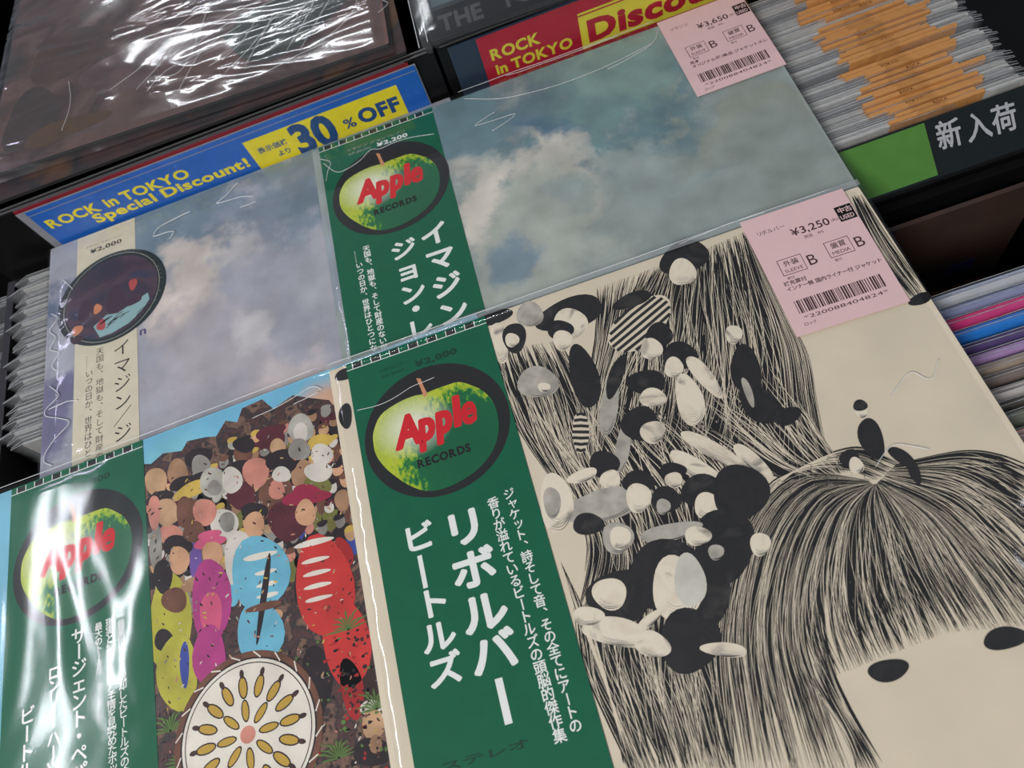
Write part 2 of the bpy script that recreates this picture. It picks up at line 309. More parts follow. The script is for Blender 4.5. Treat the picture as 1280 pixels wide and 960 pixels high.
REV_SHAPES= [('d', 211.6, -6.5, 13.9, 0.2, -0.7, -10.5), ('c', 207.5, -15.1, 6.7, -2.9, -3.0, -8.3), ('d', 142.0, -16.7, 19.3, -0.4, -0.2, -10.3), ('c', 140.1, -23.1, 9.6, -0.2, -0.2, -10.2), ('d', 101.8, -2.4, 10.0, -0.2, 0.1, -4.9), ('c', 99.5, -19.3, 5.3, -1.0, -1.3, -13.3), ('g', 120.8, -8.5, 7.2, -3.0, -2.2, -8.0), ('d', 108.8, -19.7, 6.3, -2.6, -2.5, -9.3), ('c', 107.1, -20.7, 3.8, -1.5, -1.1, -4.4), ('d', 134.1, -24.5, 7.0, -2.8, -1.7, -5.8), ('c', 133.5, -31.3, 4.9, -1.9, -1.8, -6.2), ('d', 138.2, -56.6, 7.5, -0.5, -1.3, -19.5), ('g', 113.7, -51.2, 10.6, -4.1, -2.5, -9.1), ('c', 116.2, -55.2, 3.2, -1.3, -0.8, -2.7), ('h', 127.3, -86.6, 4.2, -1.6, -3.3, -10.9), ('h', 175.6, -37.6, 18.8, 8.3, 3.4, -11.8), ('d', 176.5, -21.6, 11.2, 0.3, -0.2, -4.6), ('g', 145.9, -76.8, 4.0, -2.2, -7.9, -16.8), ('d', 154.0, -62.6, 2.8, -2.7, -8.0, -10.9), ('g', 144.5, -102.0, 3.1, -1.9, -6.6, -12.7), ('d', 182.9, -47.4, 6.6, -2.6, -2.4, -6.8), ('c', 176.2, -54.0, 5.4, -2.2, -2.1, -5.9), ('d', 188.5, -63.5, 8.3, -3.3, -2.9, -7.9), ('c', 183.3, -68.5, 4.5, -1.7, -2.1, -5.6), ('c', 195.7, -78.7, 3.9, 1.6, 3.8, -13.9), ('d', 167.4, -71.8, 9.5, -3.6, -2.3, -6.9), ('c', 167.6, -81.1, 6.4, -2.4, -1.7, -5.1), ('d', 156.9, -92.7, 8.9, -3.3, -3.1, -9.0), ('c', 161.4, -99.0, 6.4, 0.2, -0.1, -6.0), ('c', 184.3, -88.8, 6.7, -0.4, -1.8, -14.6), ('c', 186.4, -119.2, 12.4, -16.2, -3.1, -2.7), ('c', 174.6, -123.8, 9.3, -11.7, -3.6, -3.2), ('c', 200.6, -128.6, 5.2, -10.5, -3.1, -1.8), ('d', 216.0, -82.7, 7.3, -1.2, -3.3, -13.7), ('d', 215.2, -102.7, 5.1, -11.3, -7.0, -4.4), ('d', 224.5, -113.0, 6.9, 0.2, -0.4, -4.5), ('c', 218.1, -61.6, 4.0, -1.6, -2.1, -5.2), ('g', 212.4, -94.6, 1.9, 0.0, -0.7, -8.5), ('d', 133.2, -107.1, 7.2, -2.5, -2.1, -6.8), ('c', 133.7, -116.1, 4.8, -1.6, -1.6, -5.1), ('c', 121.2, -109.5, 7.9, 0.2, 0.1, -3.4), ('g', 125.7, -127.1, 19.2, -1.4, -0.6, -8.0), ('d', 116.7, -133.8, 7.3, -2.4, -1.7, -5.2), ('g', 128.1, -144.5, 7.2, -2.3, -2.3, -7.3), ('c', 129.2, -144.9, 4.7, -1.5, -1.8, -5.4), ('d', 146.3, -121.3, 7.7, -2.6, -1.8, -5.4), ('c', 143.7, -129.0, 5.8, -1.9, -2.4, -7.1), ('d', 163.8, -121.3, 6.1, -2.1, -1.4, -3.8), ('c', 162.5, -126.0, 3.9, -1.4, -1.4, -3.8), ('d', 155.5, -134.2, 6.8, -2.3, -2.2, -6.3), ('g', 153.4, -136.9, 3.2, -1.0, -1.3, -3.7), ('d', 173.9, -136.3, 9.5, -5.4, -4.4, -7.5), ('c', 172.9, -143.0, 4.7, -3.9, -4.2, -5.1), ('d', 189.4, -141.6, 12.2, -4.1, -5.2, -12.9), ('d', 173.5, -162.4, 12.7, -4.1, -6.4, -16.3), ('g', 152.4, -149.6, 14.7, -1.5, -0.6, -4.1), ('c', 163.6, -155.2, 5.8, -1.9, -1.6, -4.3), ('d', 145.5, -168.9, 17.4, -9.1, -8.2, -14.4), ('d', 161.2, -179.4, 7.3, -2.3, -6.2, -16.3), ('c', 146.1, -174.8, 10.9, -1.7, -3.1, -14.3), ('g2', 153.1, -173.2, 7.0, -1.1, -2.6, -11.7), ('d', 144.0, -197.7, 11.4, -5.7, -7.2, -12.2), ('g', 168.7, -164.8, 3.4, -1.0, -1.3, -3.4), ('d', 120.7, -170.7, 15.2, -2.0, -1.6, -11.9), ('c', 116.5, -168.3, 6.4, -4.8, -4.5, -5.7), ('c', 114.1, -185.3, 13.9, -6.9, -3.0, -5.5), ('c', 127.7, -194.7, 6.6, -4.8, -3.5, -4.3), ('c', 130.1, -184.7, 6.7, 2.7, 0.9, -2.2), ('c', 104.8, -118.4, 8.1, -1.9, -3.0, -15.0), ('g', 102.9, -117.7, 4.2, -1.1, -1.6, -8.0), ('c', 104.0, -175.0, 7.0, -2.1, -1.3, -4.1), ('d', 254.8, -136.3, 5.5, 0.2, -1.4, -10.2), ('c', 256.9, -122.3, 2.6, -1.0, -1.6, -3.4), ('d', 257.5, -119.4, 3.0, -1.1, -1.3, -2.7), ('d', 263.1, -149.4, 3.5, -6.4, -2.6, -1.8), ('d', 264.7, -157.3, -0.9, -5.7, -2.5, -0.1), ('d', 241.8, -142.2, 4.2, -1.5, -1.9, -4.0), ('c', 242.9, -146.4, 3.2, 0.7, 0.2, -4.0), ('d', 308.4, -76.3, 5.8, 0.2, -0.6, -3.1), ('c', 188.5, -167.3, 4.3, -1.3, -2.1, -5.0), ('c', 156.6, -205.6, 9.2, -3.6, -1.4, -2.7), ('d', 216.3, -231.4, 8.1, -0.9, -1.2, -4.1), ('d', 264.0, -232.3, 8.5, -1.0, -1.4, -4.1), ('d', 9.6, -5.9, 6.6, -0.2, 0.5, -3.9), ('d', 5.6, -32.2, 3.7, -1.4, -1.2, -7.8)]
SGT_SHAPES= [('tan', 106.6, -30.5, 7.0, -2.7, -0.5, -9.1), ('dark', 108.5, -41.5, 8.5, -0.1, 1.2, -4.2), ('tan2', 120.4, -29.6, 6.4, -2.4, -0.6, -8.5), ('dark', 122.9, -37.7, 8.5, -0.1, 1.0, -4.3), ('dark', 134.0, -25.4, 8.6, -0.1, 1.5, -6.5), ('grey', 135.0, -31.5, 5.8, -2.3, -0.7, -7.5), ('dark', 134.9, -38.7, 9.4, -0.1, 0.8, -3.7), ('yel', 128.4, -43.9, 11.0, 1.0, 1.5, -4.7), ('lgrey', 142.3, -44.6, 9.1, -3.4, -0.9, -9.2), ('grey', 142.0, -48.0, 4.3, -1.6, -0.5, -4.8), ('white', 152.9, -47.1, 6.2, -2.4, -0.8, -8.2), ('dark', 162.5, -28.1, 6.7, -2.7, -0.5, -5.0), ('brown', 161.4, -34.0, 5.7, -2.2, -0.9, -7.4), ('dark', 161.5, -41.7, 8.5, -3.3, -0.5, -4.0), ('maroon', 179.3, -26.3, 9.4, -0.1, 0.8, -4.3), ('maroon', 180.7, -31.1, 6.7, -1.3, 0.3, -9.3), ('tan', 182.4, -37.0, 4.7, -1.8, -0.7, -4.9), ('dark', 182.5, -46.8, 11.9, -0.1, 1.3, -7.2), ('lgrey', 197.6, -30.9, 7.5, -3.0, -1.3, -8.9), ('white', 197.2, -33.4, 4.2, -1.7, -0.9, -6.0), ('pink', 167.7, -47.7, 7.9, -3.0, -1.2, -9.1), ('dark', 183.2, -48.6, 9.2, -3.6, -0.8, -5.8), ('white', 182.3, -54.8, 5.5, -2.1, -0.6, -4.7), ('grey', 194.7, -43.9, 6.4, -2.5, -1.1, -6.7), ('tan2', 194.3, -58.9, 6.8, -2.6, -1.4, -8.8), ('yel', 207.4, -43.7, 7.8, -0.4, 0.6, -4.6), ('white', 207.0, -51.8, 6.3, -2.4, -1.1, -6.6), ('brown', 177.4, -66.3, 9.9, -3.7, -1.7, -11.8), ('pink', 178.3, -62.7, 4.6, -1.7, -0.8, -6.0), ('olive', 201.2, -69.4, 8.0, -3.0, -1.1, -6.4), ('white', 203.5, -61.4, 8.0, -3.1, -1.0, -5.6), ('tan', 111.9, -51.7, 6.8, -2.5, -0.5, -8.6), ('pink', 104.6, -49.0, 3.9, -1.5, -0.6, -10.6), ('brown', 123.5, -56.0, 5.7, -2.1, -0.7, -9.5), ('pink', 134.9, -60.2, 7.1, -2.6, -0.7, -8.0), ('brown', 127.8, -69.7, 6.6, -2.4, -0.5, -6.4), ('white', 145.5, -71.4, 8.3, -3.0, -0.9, -9.1), ('grey', 147.5, -70.7, 4.6, -1.6, -0.6, -5.9), ('pink', 113.5, -65.9, 7.1, -2.6, -0.4, -6.1), ('grey', 104.4, -70.7, 3.8, -1.4, -0.8, -13.7), ('dark', 107.7, -88.1, 5.6, -2.0, -0.6, -9.7), ('maroon', 157.5, -58.8, 8.4, -3.2, -0.9, -8.5), ('maroon', 182.2, -82.4, 11.5, -4.2, -1.7, -11.4), ('tan2', 214.0, -82.4, 4.3, -1.6, -1.2, -6.1), ('white', 152.5, -94.8, 8.9, -3.1, -1.9, -17.0), ('purple', 127.4, -85.9, 3.7, -1.3, -0.9, -11.5), ('dark', 117.3, -73.9, 8.9, -3.2, -0.4, -6.0), ('skin', 117.7, -82.5, 6.0, -2.1, -0.6, -8.0), ('ygreen', 109.9, -113.2, 12.1, -4.8, -3.5, -24.5), ('tan2', 124.1, -98.3, 6.6, 1.3, 1.5, -3.6), ('brown', 113.4, -103.5, 7.3, -2.5, -0.5, -6.8), ('dark', 106.1, -122.5, 5.4, -1.7, -0.3, -5.7), ('ygreen', 112.6, -141.0, 11.3, -3.6, -1.3, -19.1), ('blue', 116.8, -138.3, 2.6, -0.8, -0.8, -11.6), ('rose', 136.2, -78.8, 9.6, -1.1, 0.5, -3.4), ('rose', 136.5, -74.7, 7.0, -0.8, 0.5, -2.9), ('skin', 137.4, -86.2, 5.9, -2.1, -0.7, -7.5), ('magenta', 134.2, -110.6, 11.1, -3.7, -2.1, -22.5), ('rose', 133.5, -118.0, 6.1, -2.1, -1.2, -12.3), ('magenta', 130.6, -138.7, 9.1, -2.9, -1.4, -15.4), ('tan2', 127.2, -116.8, 4.4, -1.5, -0.2, -2.5), ('dark', 163.8, -70.9, 7.8, -2.9, -0.7, -5.5), ('skin', 162.9, -78.6, 5.9, -2.2, -1.0, -8.1), ('lblue', 162.8, -105.1, 16.2, -5.6, -2.5, -19.9), ('lblue', 159.0, -135.7, 12.6, -4.2, -2.0, -15.5), ('lblue', 145.9, -112.4, 3.6, -1.2, -0.6, -5.8), ('wht', 163.9, -96.5, 9.8, -1.1, 0.2, -1.9), ('wht', 165.9, -106.2, 6.2, -0.6, 0.2, -1.3), ('wht', 166.0, -112.8, 6.1, -0.6, 0.1, -1.3), ('wht', 165.6, -118.7, 6.1, -0.6, 0.2, -1.3), ('dark', 163.4, -118.4, 1.7, -0.8, -6.6, -22.5), ('brown', 162.7, -123.7, 10.3, -1.0, 0.3, -2.1), ('skin', 168.6, -129.9, 3.8, -1.2, -0.4, -2.7), ('pink', 145.0, -112.1, 4.3, -4.0, -1.0, -1.1), ('crim', 193.9, -73.4, 14.4, -3.3, -0.1, -4.3), ('crim', 194.9, -70.0, 8.1, -3.0, -0.6, -4.1), ('skin', 192.6, -82.0, 5.7, -2.1, -1.2, -7.5), ('red', 196.3, -123.3, 15.6, -3.7, -1.5, -26.5), ('red', 202.6, -154.1, 12.2, -2.0, 0.1, -22.8), ('wht', 194.4, -99.7, 11.3, -1.2, 0.1, -1.8), ('wht', 193.7, -109.3, 7.8, -0.8, 0.1, -1.3), ('wht', 193.5, -116.2, 7.7, -0.8, 0.1, -1.3), ('wht', 192.8, -122.9, 7.6, -0.8, 0.1, -1.3), ('wht', 192.2, -129.5, 7.5, -0.7, 0.1, -1.2), ('dark', 184.3, -114.8, 2.5, -1.1, -3.9, -13.9), ('wht', 205.6, -128.6, 1.6, 0.0, 1.3, -7.5), ('olive', 201.3, -142.5, 4.9, -1.6, -0.6, -3.4), ('red2', 209.7, -110.6, 4.3, 0.0, 1.5, -8.7), ('dark', 184.6, -167.7, 7.9, -2.6, -2.7, -16.3), ('dark2', 208.3, -175.2, 10.0, -3.2, -3.0, -15.3), ('red2', 201.7, -176.9, 5.6, -0.8, 0.1, -14.4), ('white', 209.4, -188.1, 5.8, -0.9, 0.0, -3.2), ('tan', 209.1, -195.6, 5.6, -1.7, -1.4, -6.6), ('dark', 206.4, -207.0, 9.6, -2.9, -1.2, -5.8), ('tan2', 208.5, -204.2, 3.0, -0.9, -0.8, -3.9)]
APPLE= [(52.1, -35.5), (47.2, -34.7), (41.6, -34.7), (33.2, -36.2), (25.5, -39.5), (20.4, -46.8), (18.8, -53.7), (19.2, -62.2), (22.8, -70.7), (27.5, -77.5), (33.0, -84.1), (41.5, -90.7), (51.2, -92.7), (62.1, -91.4), (72.1, -87.9), (80.2, -81.9), (85.4, -74.3), (88.0, -65.1), (87.9, -54.6), (84.1, -45.6), (78.5, -39.8), (72.5, -35.5), (65.6, -34.9), (57.6, -35.0)]

# ---------------------------------------------------------------- palette
GREEN = paint('green_obi_card', (0, 98, 68), 0.42, grain=0.05)
WHITE = paint('white_ink', (238, 242, 240), 0.5, grain=0.02)
BLACK = paint('black_ink', (22, 22, 24), 0.5, grain=0.1)
SOFTBLACK = paint('worn_black_ink', (44, 43, 44), 0.5, grain=0.15, gscale=600)
DKGREEN = paint('dark_green_ink', (0, 62, 46), 0.5)
DISC = paint('label_disc_black', (38, 37, 40), 0.4, grain=0.1)
DISC2 = paint('label_disc_ring', (24, 42, 38), 0.4)
RED = paint('red_lettering_ink', (214, 30, 42), 0.45)
STEM = paint('apple_stem_ink', (214, 150, 112), 0.5)
CREAM = paint('aged_cream_card', (222, 210, 188), 0.55, grain=0.05, gscale=300)
GREY = paint('photo_grey_ink', (176, 172, 162), 0.5, grain=0.25, gscale=1500)
LGREY = paint('pale_grey_ink', (205, 203, 192), 0.5, grain=0.15, gscale=900)
PINK = paint('pink_price_paper', (226, 192, 194), 0.6, grain=0.02)
PINKINK = paint('price_print_ink', (70, 48, 54), 0.6)
EDGE = paint('jacket_board_edge', (196, 190, 176), 0.7)
MILK = paint('white_crease_and_glint', (236, 240, 242), 0.25, spec=0.5, grain=0.05)  # whitened folds, and the white used for painted reflections on the film
APPLE_SKIN = apple_skin('apple_print')
FILM = film('clear_sleeve_film', bump=0.22, scale=14, milk=0.012)
FILM_R = film('clear_sleeve_film_worn', bump=0.30, scale=10, stretch=(1.3, 0.8, 1), milk=0.015, rough=0.10, refl=.9)
FILM_S = film('crumpled_sleeve_film', bump=0.75, scale=5.5, stretch=(1.3, 0.8, 1), milk=0.015, rough=0.10, refl=1.2)
HAZE = film('folded_sleeve_flap', bump=0.6, scale=40, milk=0.30, rough=0.15, refl=1.5, tint=(0.93, 0.96, 0.95))
TH = 2.4   # jacket thickness, millimetres

def jacket(root, w, h, top_mat, t=TH, x=0.0, edge=None):
    """record jacket board: rounded-corner slab, origin at its top left corner, upper face at z=t"""
    b = MB(); r = 1.2; pts = []; edge = edge or EDGE
    for (cx, cy, a0) in ((w - r, -r, 0), (r, -r, 90), (r, -h + r, 180), (w - r, -h + r, 270)):
        for k in range(4):
            a = math.radians(a0 + k * 30); pts.append(((x + cx + r * math.cos(a)) * MM, (cy + r * math.sin(a)) * MM))
    n = len(pts)
    b.face([(x, y, t * MM) for x, y in pts], top_mat)
    b.face([(x, y, 0) for x, y in reversed(pts)], edge)
    for i in range(n):
        p, q = pts[i], pts[(i + 1) % n]
        b.face([(p[0], p[1], 0), (q[0], q[1], 0), (q[0], q[1], t * MM), (p[0], p[1], t * MM)], edge)
    return b.build('jacket', root)
def sleeve(root, x0, x1, y0, y1, mat, t=TH, lift=0.9, seed=0, wob=0.25, flap=None):
    """outer film bag: upper sheet with slight waves and edges folding down round the jacket"""
    nx, ny = 44, 44; vs = []; fs = []
    for j in range(ny + 1):
        for i in range(nx + 1):
            u, v = i / nx, j / ny
            x = x0 + (x1 - x0) * u; y = y1 + (y0 - y1) * v
            e = min(u, 1 - u, v, 1 - v)
            z = t + lift + wob * noise.noise(Vector((x * .02 + seed, y * .02, seed)))
            if e < 1e-6: z = 0.6
            wx = 0.5 * noise.noise(Vector((y * .03, seed, 1.7))) if (u in (0, 1)) else 0
            wy = 0.7 * noise.noise(Vector((x * .02, seed, 4.7))) if (v in (0, 1)) else 0
            vs.append(((x + wx) * MM, (y + wy) * MM, z * MM))
    W = nx + 1
    for j in range(ny):
        for i in range(nx): fs.append((j * W + i, (j + 1) * W + i, (j + 1) * W + i + 1, j * W + i + 1))
    return link('plastic_sleeve', mesh('plastic_sleeve', vs, fs, [mat], None, True), root)
def smooth_line(pts, n):
    out = []
    for k in range(n):
        t = k / (n - 1) * (len(pts) - 1); i = min(int(t), len(pts) - 2); u = t - i
        g = lambda j: pts[max(0, min(len(pts) - 1, j))]
        a, b, c_, d = g(i - 1), g(i), g(i + 1), g(i + 2)
        out.append(tuple(.5 * (2 * b[q] + (c_[q] - a[q]) * u + (2 * a[q] - 5 * b[q] + 4 * c_[q] - d[q]) * u * u + (-a[q] + 3 * b[q] - 3 * c_[q] + d[q]) * u ** 3) for q in (0, 1)))
    return out
def crease_glint(parent, pts, z, w=0.28, name='sleeve_crease_glint'):
    b = MB(); q = smooth_line(pts, 6 * len(pts)); n = len(q)
    out = [(x * MM, y * MM, (z + .15 * math.sin(i * .9)) * MM) for i, (x, y) in enumerate(q)]
    b.tube(out, w * MM / 2, MILK, 5)
    return b.build(name, parent, True)

def apple_logo(obi, z):
    p = Print(); cx, cy = 54.5, -57.8
    p.ell(cx, cy, 40.8, 0, 0, 38.6, DISC, z, 64)
    p.ring(cx, cy, 36.9, 37.3, DISC2, z + .02); p.ring(cx, cy, 34.6, 35.4, DISC2, z + .02)
    for k in range(46):
        a = PI + .25 + k * 0.061
        p.rect(cx + 36.1 * math.cos(a) - .35, cy + 36.1 * math.sin(a) - .18, cx + 36.1 * math.cos(a) + .35, cy + 36.1 * math.sin(a) + .18, SOFTBLACK, z + .03)
    # smooth the outline
    A = APPLE; pts = []
    for i in range(len(A)):
        p0, p1, p2, p3 = A[i - 1], A[i], A[(i + 1) % len(A)], A[(i + 2) % len(A)]
        for t in (0, .33, .66):
            pts.append(tuple(.5 * (2 * p1[k] + (p2[k] - p0[k]) * t + (2 * p0[k] - 5 * p1[k] + 4 * p2[k] - p3[k]) * t * t + (3 * p1[k] - p0[k] - 3 * p2[k] + p3[k]) * t ** 3) for k in (0, 1)))
    p.poly(pts, APPLE_SKIN, z + .05)
    p.poly([(49.6, -24.2), (52.0, -25.4), (52.6, -30), (54.0, -36.6), (51.6, -37.6), (50.8, -31)], STEM, z + .07)
    for ch, x, yy, s_, kk in (('A', 31.6, -62.4, 25, .78), ('p', 44.0, -62.2, 25, .72), ('p', 54.0, -61.4, 25, .72), ('l', 64.0, -60.4, 24, .9), ('e', 68.4, -61.2, 25, .72)):
        fw = .5 if ch == 'e' else .85
        for k in range(8): p.text(ch, x + fw * math.cos(k * PI / 4), yy + fw * math.sin(k * PI / 4), s_, RED, z + .085 + .002 * k, 0.02, None, 0.14, k0=kk)
    p.text('RECORDS', 40.2, -77.2, 6.4, BLACK, z + .09, 0.05, 30.2, 0.0, 0.06, 0.0)
    return p.build('apple_logo', obi)
def obi_band(root, x0, x1, h, card, z, dashes=True):
    b = MB()
    b.box(x0 * MM, x1 * MM, -h * MM, 0.0, z * MM, (z + .25) * MM, card)
    o = b.build('obi_strip', root)
    if dashes:
        p = Print(); zz = z + .30
        p.rect(x0, -4.75, x1, -4.25, WHITE, zz)
        n = 14; st = (x1 - x0 - 5) / n
        for k in range(n):
            a = x0 + 3.5 + k * st
            p.rect(a, -4.3, a + .5, -0.6, WHITE, zz)
            p.rect(a + .5, -4.2, a + st, -0.8, SOFTBLACK if k % 2 == 0 else GREEN, zz)
        p.build('top_border', o)
    return o

# ---------------------------------------------------------------- price labels
def price_tag(root, x0, y0, w, h, title, price, note1, note2, z, rot=0.0):
    e = MB(); e.box(0, w * MM, -h * MM, 0, 0, .12 * MM, PINK)
    o = e.build('price_tag', root); o.location = (x0 * MM, y0 * MM, z * MM); o.rotation_euler = (0, 0, rot)
    p = Print(); zz = .17; I = PINKINK
    p.text(title, 5, -12.5, 3.3, I, zz, 0.0, None)
    p.text(price, 22, -19.5, 6.6, I, zz, 0.012, 21)
    p.text('(税込)', 43.5, -18.4, 2.0, I, zz, .0)
    p.text('税抜', 27, -23.2, 2.4, I, zz, .0); p.text('10%', 34, -23.2, 2.4, I, zz, .0)
    p.rect(48, -20.5, 57, -10.5, BLACK, zz)
    p.text('中古', 48.9, -14.9, 3.9, PINK, zz + .05, .02); p.text('USED', 48.7, -19.4, 3.9, PINK, zz + .05, .02, 7.4)
    for bx, a, b in ((8, '外装', 'SLEEVE'), (34, '盤質', 'MEDIA')):
        yb = -31.5 if bx == 8 else -30.0
        for (q0, q1, q2, q3) in ((bx, yb, bx + 13, yb + .35), (bx, yb - 10, bx + 13, yb - 9.65), (bx, yb - 10, bx + .35, yb), (bx + 12.7, yb - 10, bx + 13, yb)):
            p.rect(q0, q1, q2, q3, I, zz)
        p.text(a, bx + 2.6, yb - 4.4, 4.0, I, zz, .01); p.text(b, bx + 1.6, yb - 8.6, 3.0, I, zz, .0, 9.8)
        p.text('B', bx + 14.2, yb - 8.6, 9.5, I, zz, .0)
        p.text('帯付', bx + 1, yb - 12.8, 2.0, I, zz, .0)
    p.text(note1, 6, -47.5, 3.0, I, zz, .015); p.text(note2, 6, -51.0, 3.0, I, zz, .015, 50)
    o2 = p.build('label_lettering', o)
    q = Print(); r = random.Random(3); x = 6.5
    while x < w - 6:
        a = r.choice((.35, .5, .9)); q.rect(x, -65.5, min(x + a, w - 5), -57.5, I, zz); x += a + r.choice((.3, .45, .8))
    q.text('*220088404824*', 7.5, -69.3, 2.9, I, zz, .0, w - 14)
    q.text('ロック', 6, -72.9, 2.4, I, zz, .0)
    q.build('barcode', o)
    return o

# ================================================================= BINS (the setting of the records)
BINBLK = paint('black_laminate', (17, 17, 18), 0.35, grain=0.2, gscale=400)
RAIL = paint('grey_rail_plastic', (92, 92, 94), 0.3)
def bin_(label, x0, x1, y0, y1, zt, zb=-0.36, t=.006, front=None):
    r = thing('record_bin', label, 'record bin', ((x0 + x1) / 2, (y0 + y1) / 2, zb))
    ox, oy, oz = (x0 + x1) / 2, (y0 + y1) / 2, zb
    def pn(n, a, b, c, d, e, f):
        q = MB(); q.box(a - ox, b - ox, c - oy, d - oy, e - oz, f - oz, BINBLK); q.build(n, r)
    pn('side_panel', x0 - t, x0, y0, y1, zb, zt); pn('side_panel', x1, x1 + t, y0, y1, zb, zt)
    pn('front_panel', x0 - t, x1 + t, y0 - t, y0, zb, front if front is not None else zt)
    pn('back_panel', x0 - t, x1 + t, y1, y1 + t, zb, zt)
    pn('floor_panel', x0 - t, x1 + t, y0 - t, y1 + t, zb - t, zb)
    return r
shelf = MB(); shelf.box(-1.1, 1.2, -0.9, 1.3, -.46, -.3665, BINBLK)
so = shelf.build('floor'); so['kind'] = 'structure'
bin_('black record bin under the lightly clouded albums on the left', -0.243, 0.108, -0.30, 0.186, -0.012)
bin_('black record bin behind the green and black shelf sign', 0.1225, 0.452, 0.022, 0.186, -0.024)
bin_('black record bin holding the coloured jackets at right', 0.1225, 0.452, -0.45, 0.008, -0.032)
bin_('black rear bin under the brown-toned album, top left', -0.243, 0.108, 0.203, 0.60, 0.040)
bin_('black rear bin under the dark album lettered THE K', 0.1225, 0.452, 0.203, 0.60, 0.040)
bin_('black neighbouring bin at the far left edge', -0.60, -0.262, -0.2, 0.35, -0.085)

def front_rail(label, x0, x1):
    r = thing('bin_rail', label, 'rail', ((x0 + x1) / 2, .2005, 0.0)); ox = (x0 + x1) / 2
    q = MB(); q.box(x0 - ox, x1 - ox, -.0025, .0022, -.005, .0405, BINBLK); q.build('rail_body', r)
    for k, zz in enumerate((.0405,)):
        q = MB(); q.box(x0 - ox, x1 - ox, -.0025, -.0018, zz, zz + .0007, RAIL); q.build('rail_lip', r)
        q = MB(); q.box(x0 - ox, x1 - ox, .0014, .0022, zz, zz + .0007, RAIL); q.build('rail_lip', r)
front_rail('black front rail above the blue discount sign', -.243, .110)
front_rail('black front rail above the red discount sign', .1185, .452)

# ================================================================= SIGNS
BLUE = paint('blue_sign_card', (16, 96, 190), 0.35); YEL = paint('yellow_sign_ink', (236, 220, 34), 0.4)
DBLUE = paint('dark_blue_sign_ink', (20, 72, 132), 0.4); MAROON = paint('maroon_sign_card', (176, 24, 50), 0.35)
NAVY = paint('navy_sign_card', (34, 52, 72), 0.35); YG = paint('yellow_green_sign_ink', (222, 210, 62), 0.4)
REDC = paint('red_spare_card', (128, 30, 42), 0.4); WHITEC = paint('white_spare_card', (140, 142, 150), 0.4); GREYC = paint('grey_spare_card', (92, 90, 94), 0.4)
SIGNFILM = film('sign_holder_film', bump=.35, scale=22, milk=.015, rough=.12, refl=.9)
def sign(label, x0, x1, y, mats):
    """upright card holder: clear holder, card and two spare cards behind; built flat then stood up"""
    r = thing('discount_sign', label, 'sign', (x0, y, 0.0), (PI / 2, 0, 0))
    w = (x1 - x0) * 1000
    return r, w
# blue
bs, w_ = sign('blue sign with yellow block reading 30%OFF, behind the left clouded album', -.1985, .0998, .1947, None)
q = MB(); q.box(0.0, .2983, -.004, .0385, -.0006, -.0002, WHITEC); q.build('holder_back', bs)
q = MB(); q.box(.0065, .2975, -.003, .0378, 0, .0004, BLUE); cardo = q.build('card', bs)
q = MB(); q.box(.0, .294, -.003, .0408, -.0016, -.0010, REDC); q.build('spare_card', bs)['label'] = 'red spare card'
q = MB(); q.box(.0, .292, -.003, .0412, -.0022, -.0018, GREYC); q.build('spare_card', bs)['label'] = 'white spare card'
p = Print(); z = .5
p.text('ROCK in TOKYO', 11, 18.2, 11.5, YEL, z, .035, 111)
p.text('Special Discount!', 41, 8.6, 11.5, YEL, z, .035, 122)
p.rect(167, -2.5, 281, 28.8, YEL, z - .03)
p.rect(6.5, 33.8, 297, 34.4, WHITEC, z - .03)
p.text('表示価格', 172.5, 15.4, 5.6, DBLUE, z + .05, .02, 23); p.text('より', 183.5, 7.6, 5.6, DBLUE, z + .05, .02, 10)
p.text('30', 198, 1.8, 36, DBLUE, z + .05, .045, 33); p.text('%', 236.0, 9.0, 11.5, DBLUE, z + .05, .02, 9)
p.text('OFF', 247.5, 8.8, 16, DBLUE, z + .05, .05, 31)
p.build('sign_lettering', cardo)
q = MB(); q.raw([(0, -.004, .0009), (.2983, -.004, .0009), (.2983, .0388, .0009), (0, .0388, .0009)], [(0, 1, 2, 3)], SIGNFILM); q.build('clear_cover', bs)
# red
rs, w_ = sign('red sign reading Discount on a yellow block, behind the right clouded album', .1235, .4350, .1947, None)
q = MB(); q.box(0, .3115, -.004, .0408, -.0006, -.0002, NAVY); q.build('holder_back', rs)['label'] = 'navy holder back'
q = MB(); q.box(.0195, .305, -.004, .0395, 0, .0004, MAROON); cardo = q.build('card', rs)
p = Print()
p.text('ROCK', 25.5, 19.6, 12, YG, z, .035, 36); p.text('in TOKYO', 26.5, 7.2, 11.5, YG, z, .035, 56)
p.rect(88.5, 1.5, 215, 27.5, YG, z - .03); p.rect(88.5, 28.6, 215, 30.2, YG, z - .03)
p.text('Discount', 93, 6.0, 23, MAROON, z + .05, .05, 112)
p.build('sign_lettering', cardo)
q = MB(); q.raw([(0, -.004, .0009), (.3115, -.004, .0009), (.3115, .0412, .0009), (0, .0412, .0009)], [(0, 1, 2, 3)], SIGNFILM); q.build('clear_cover', rs)
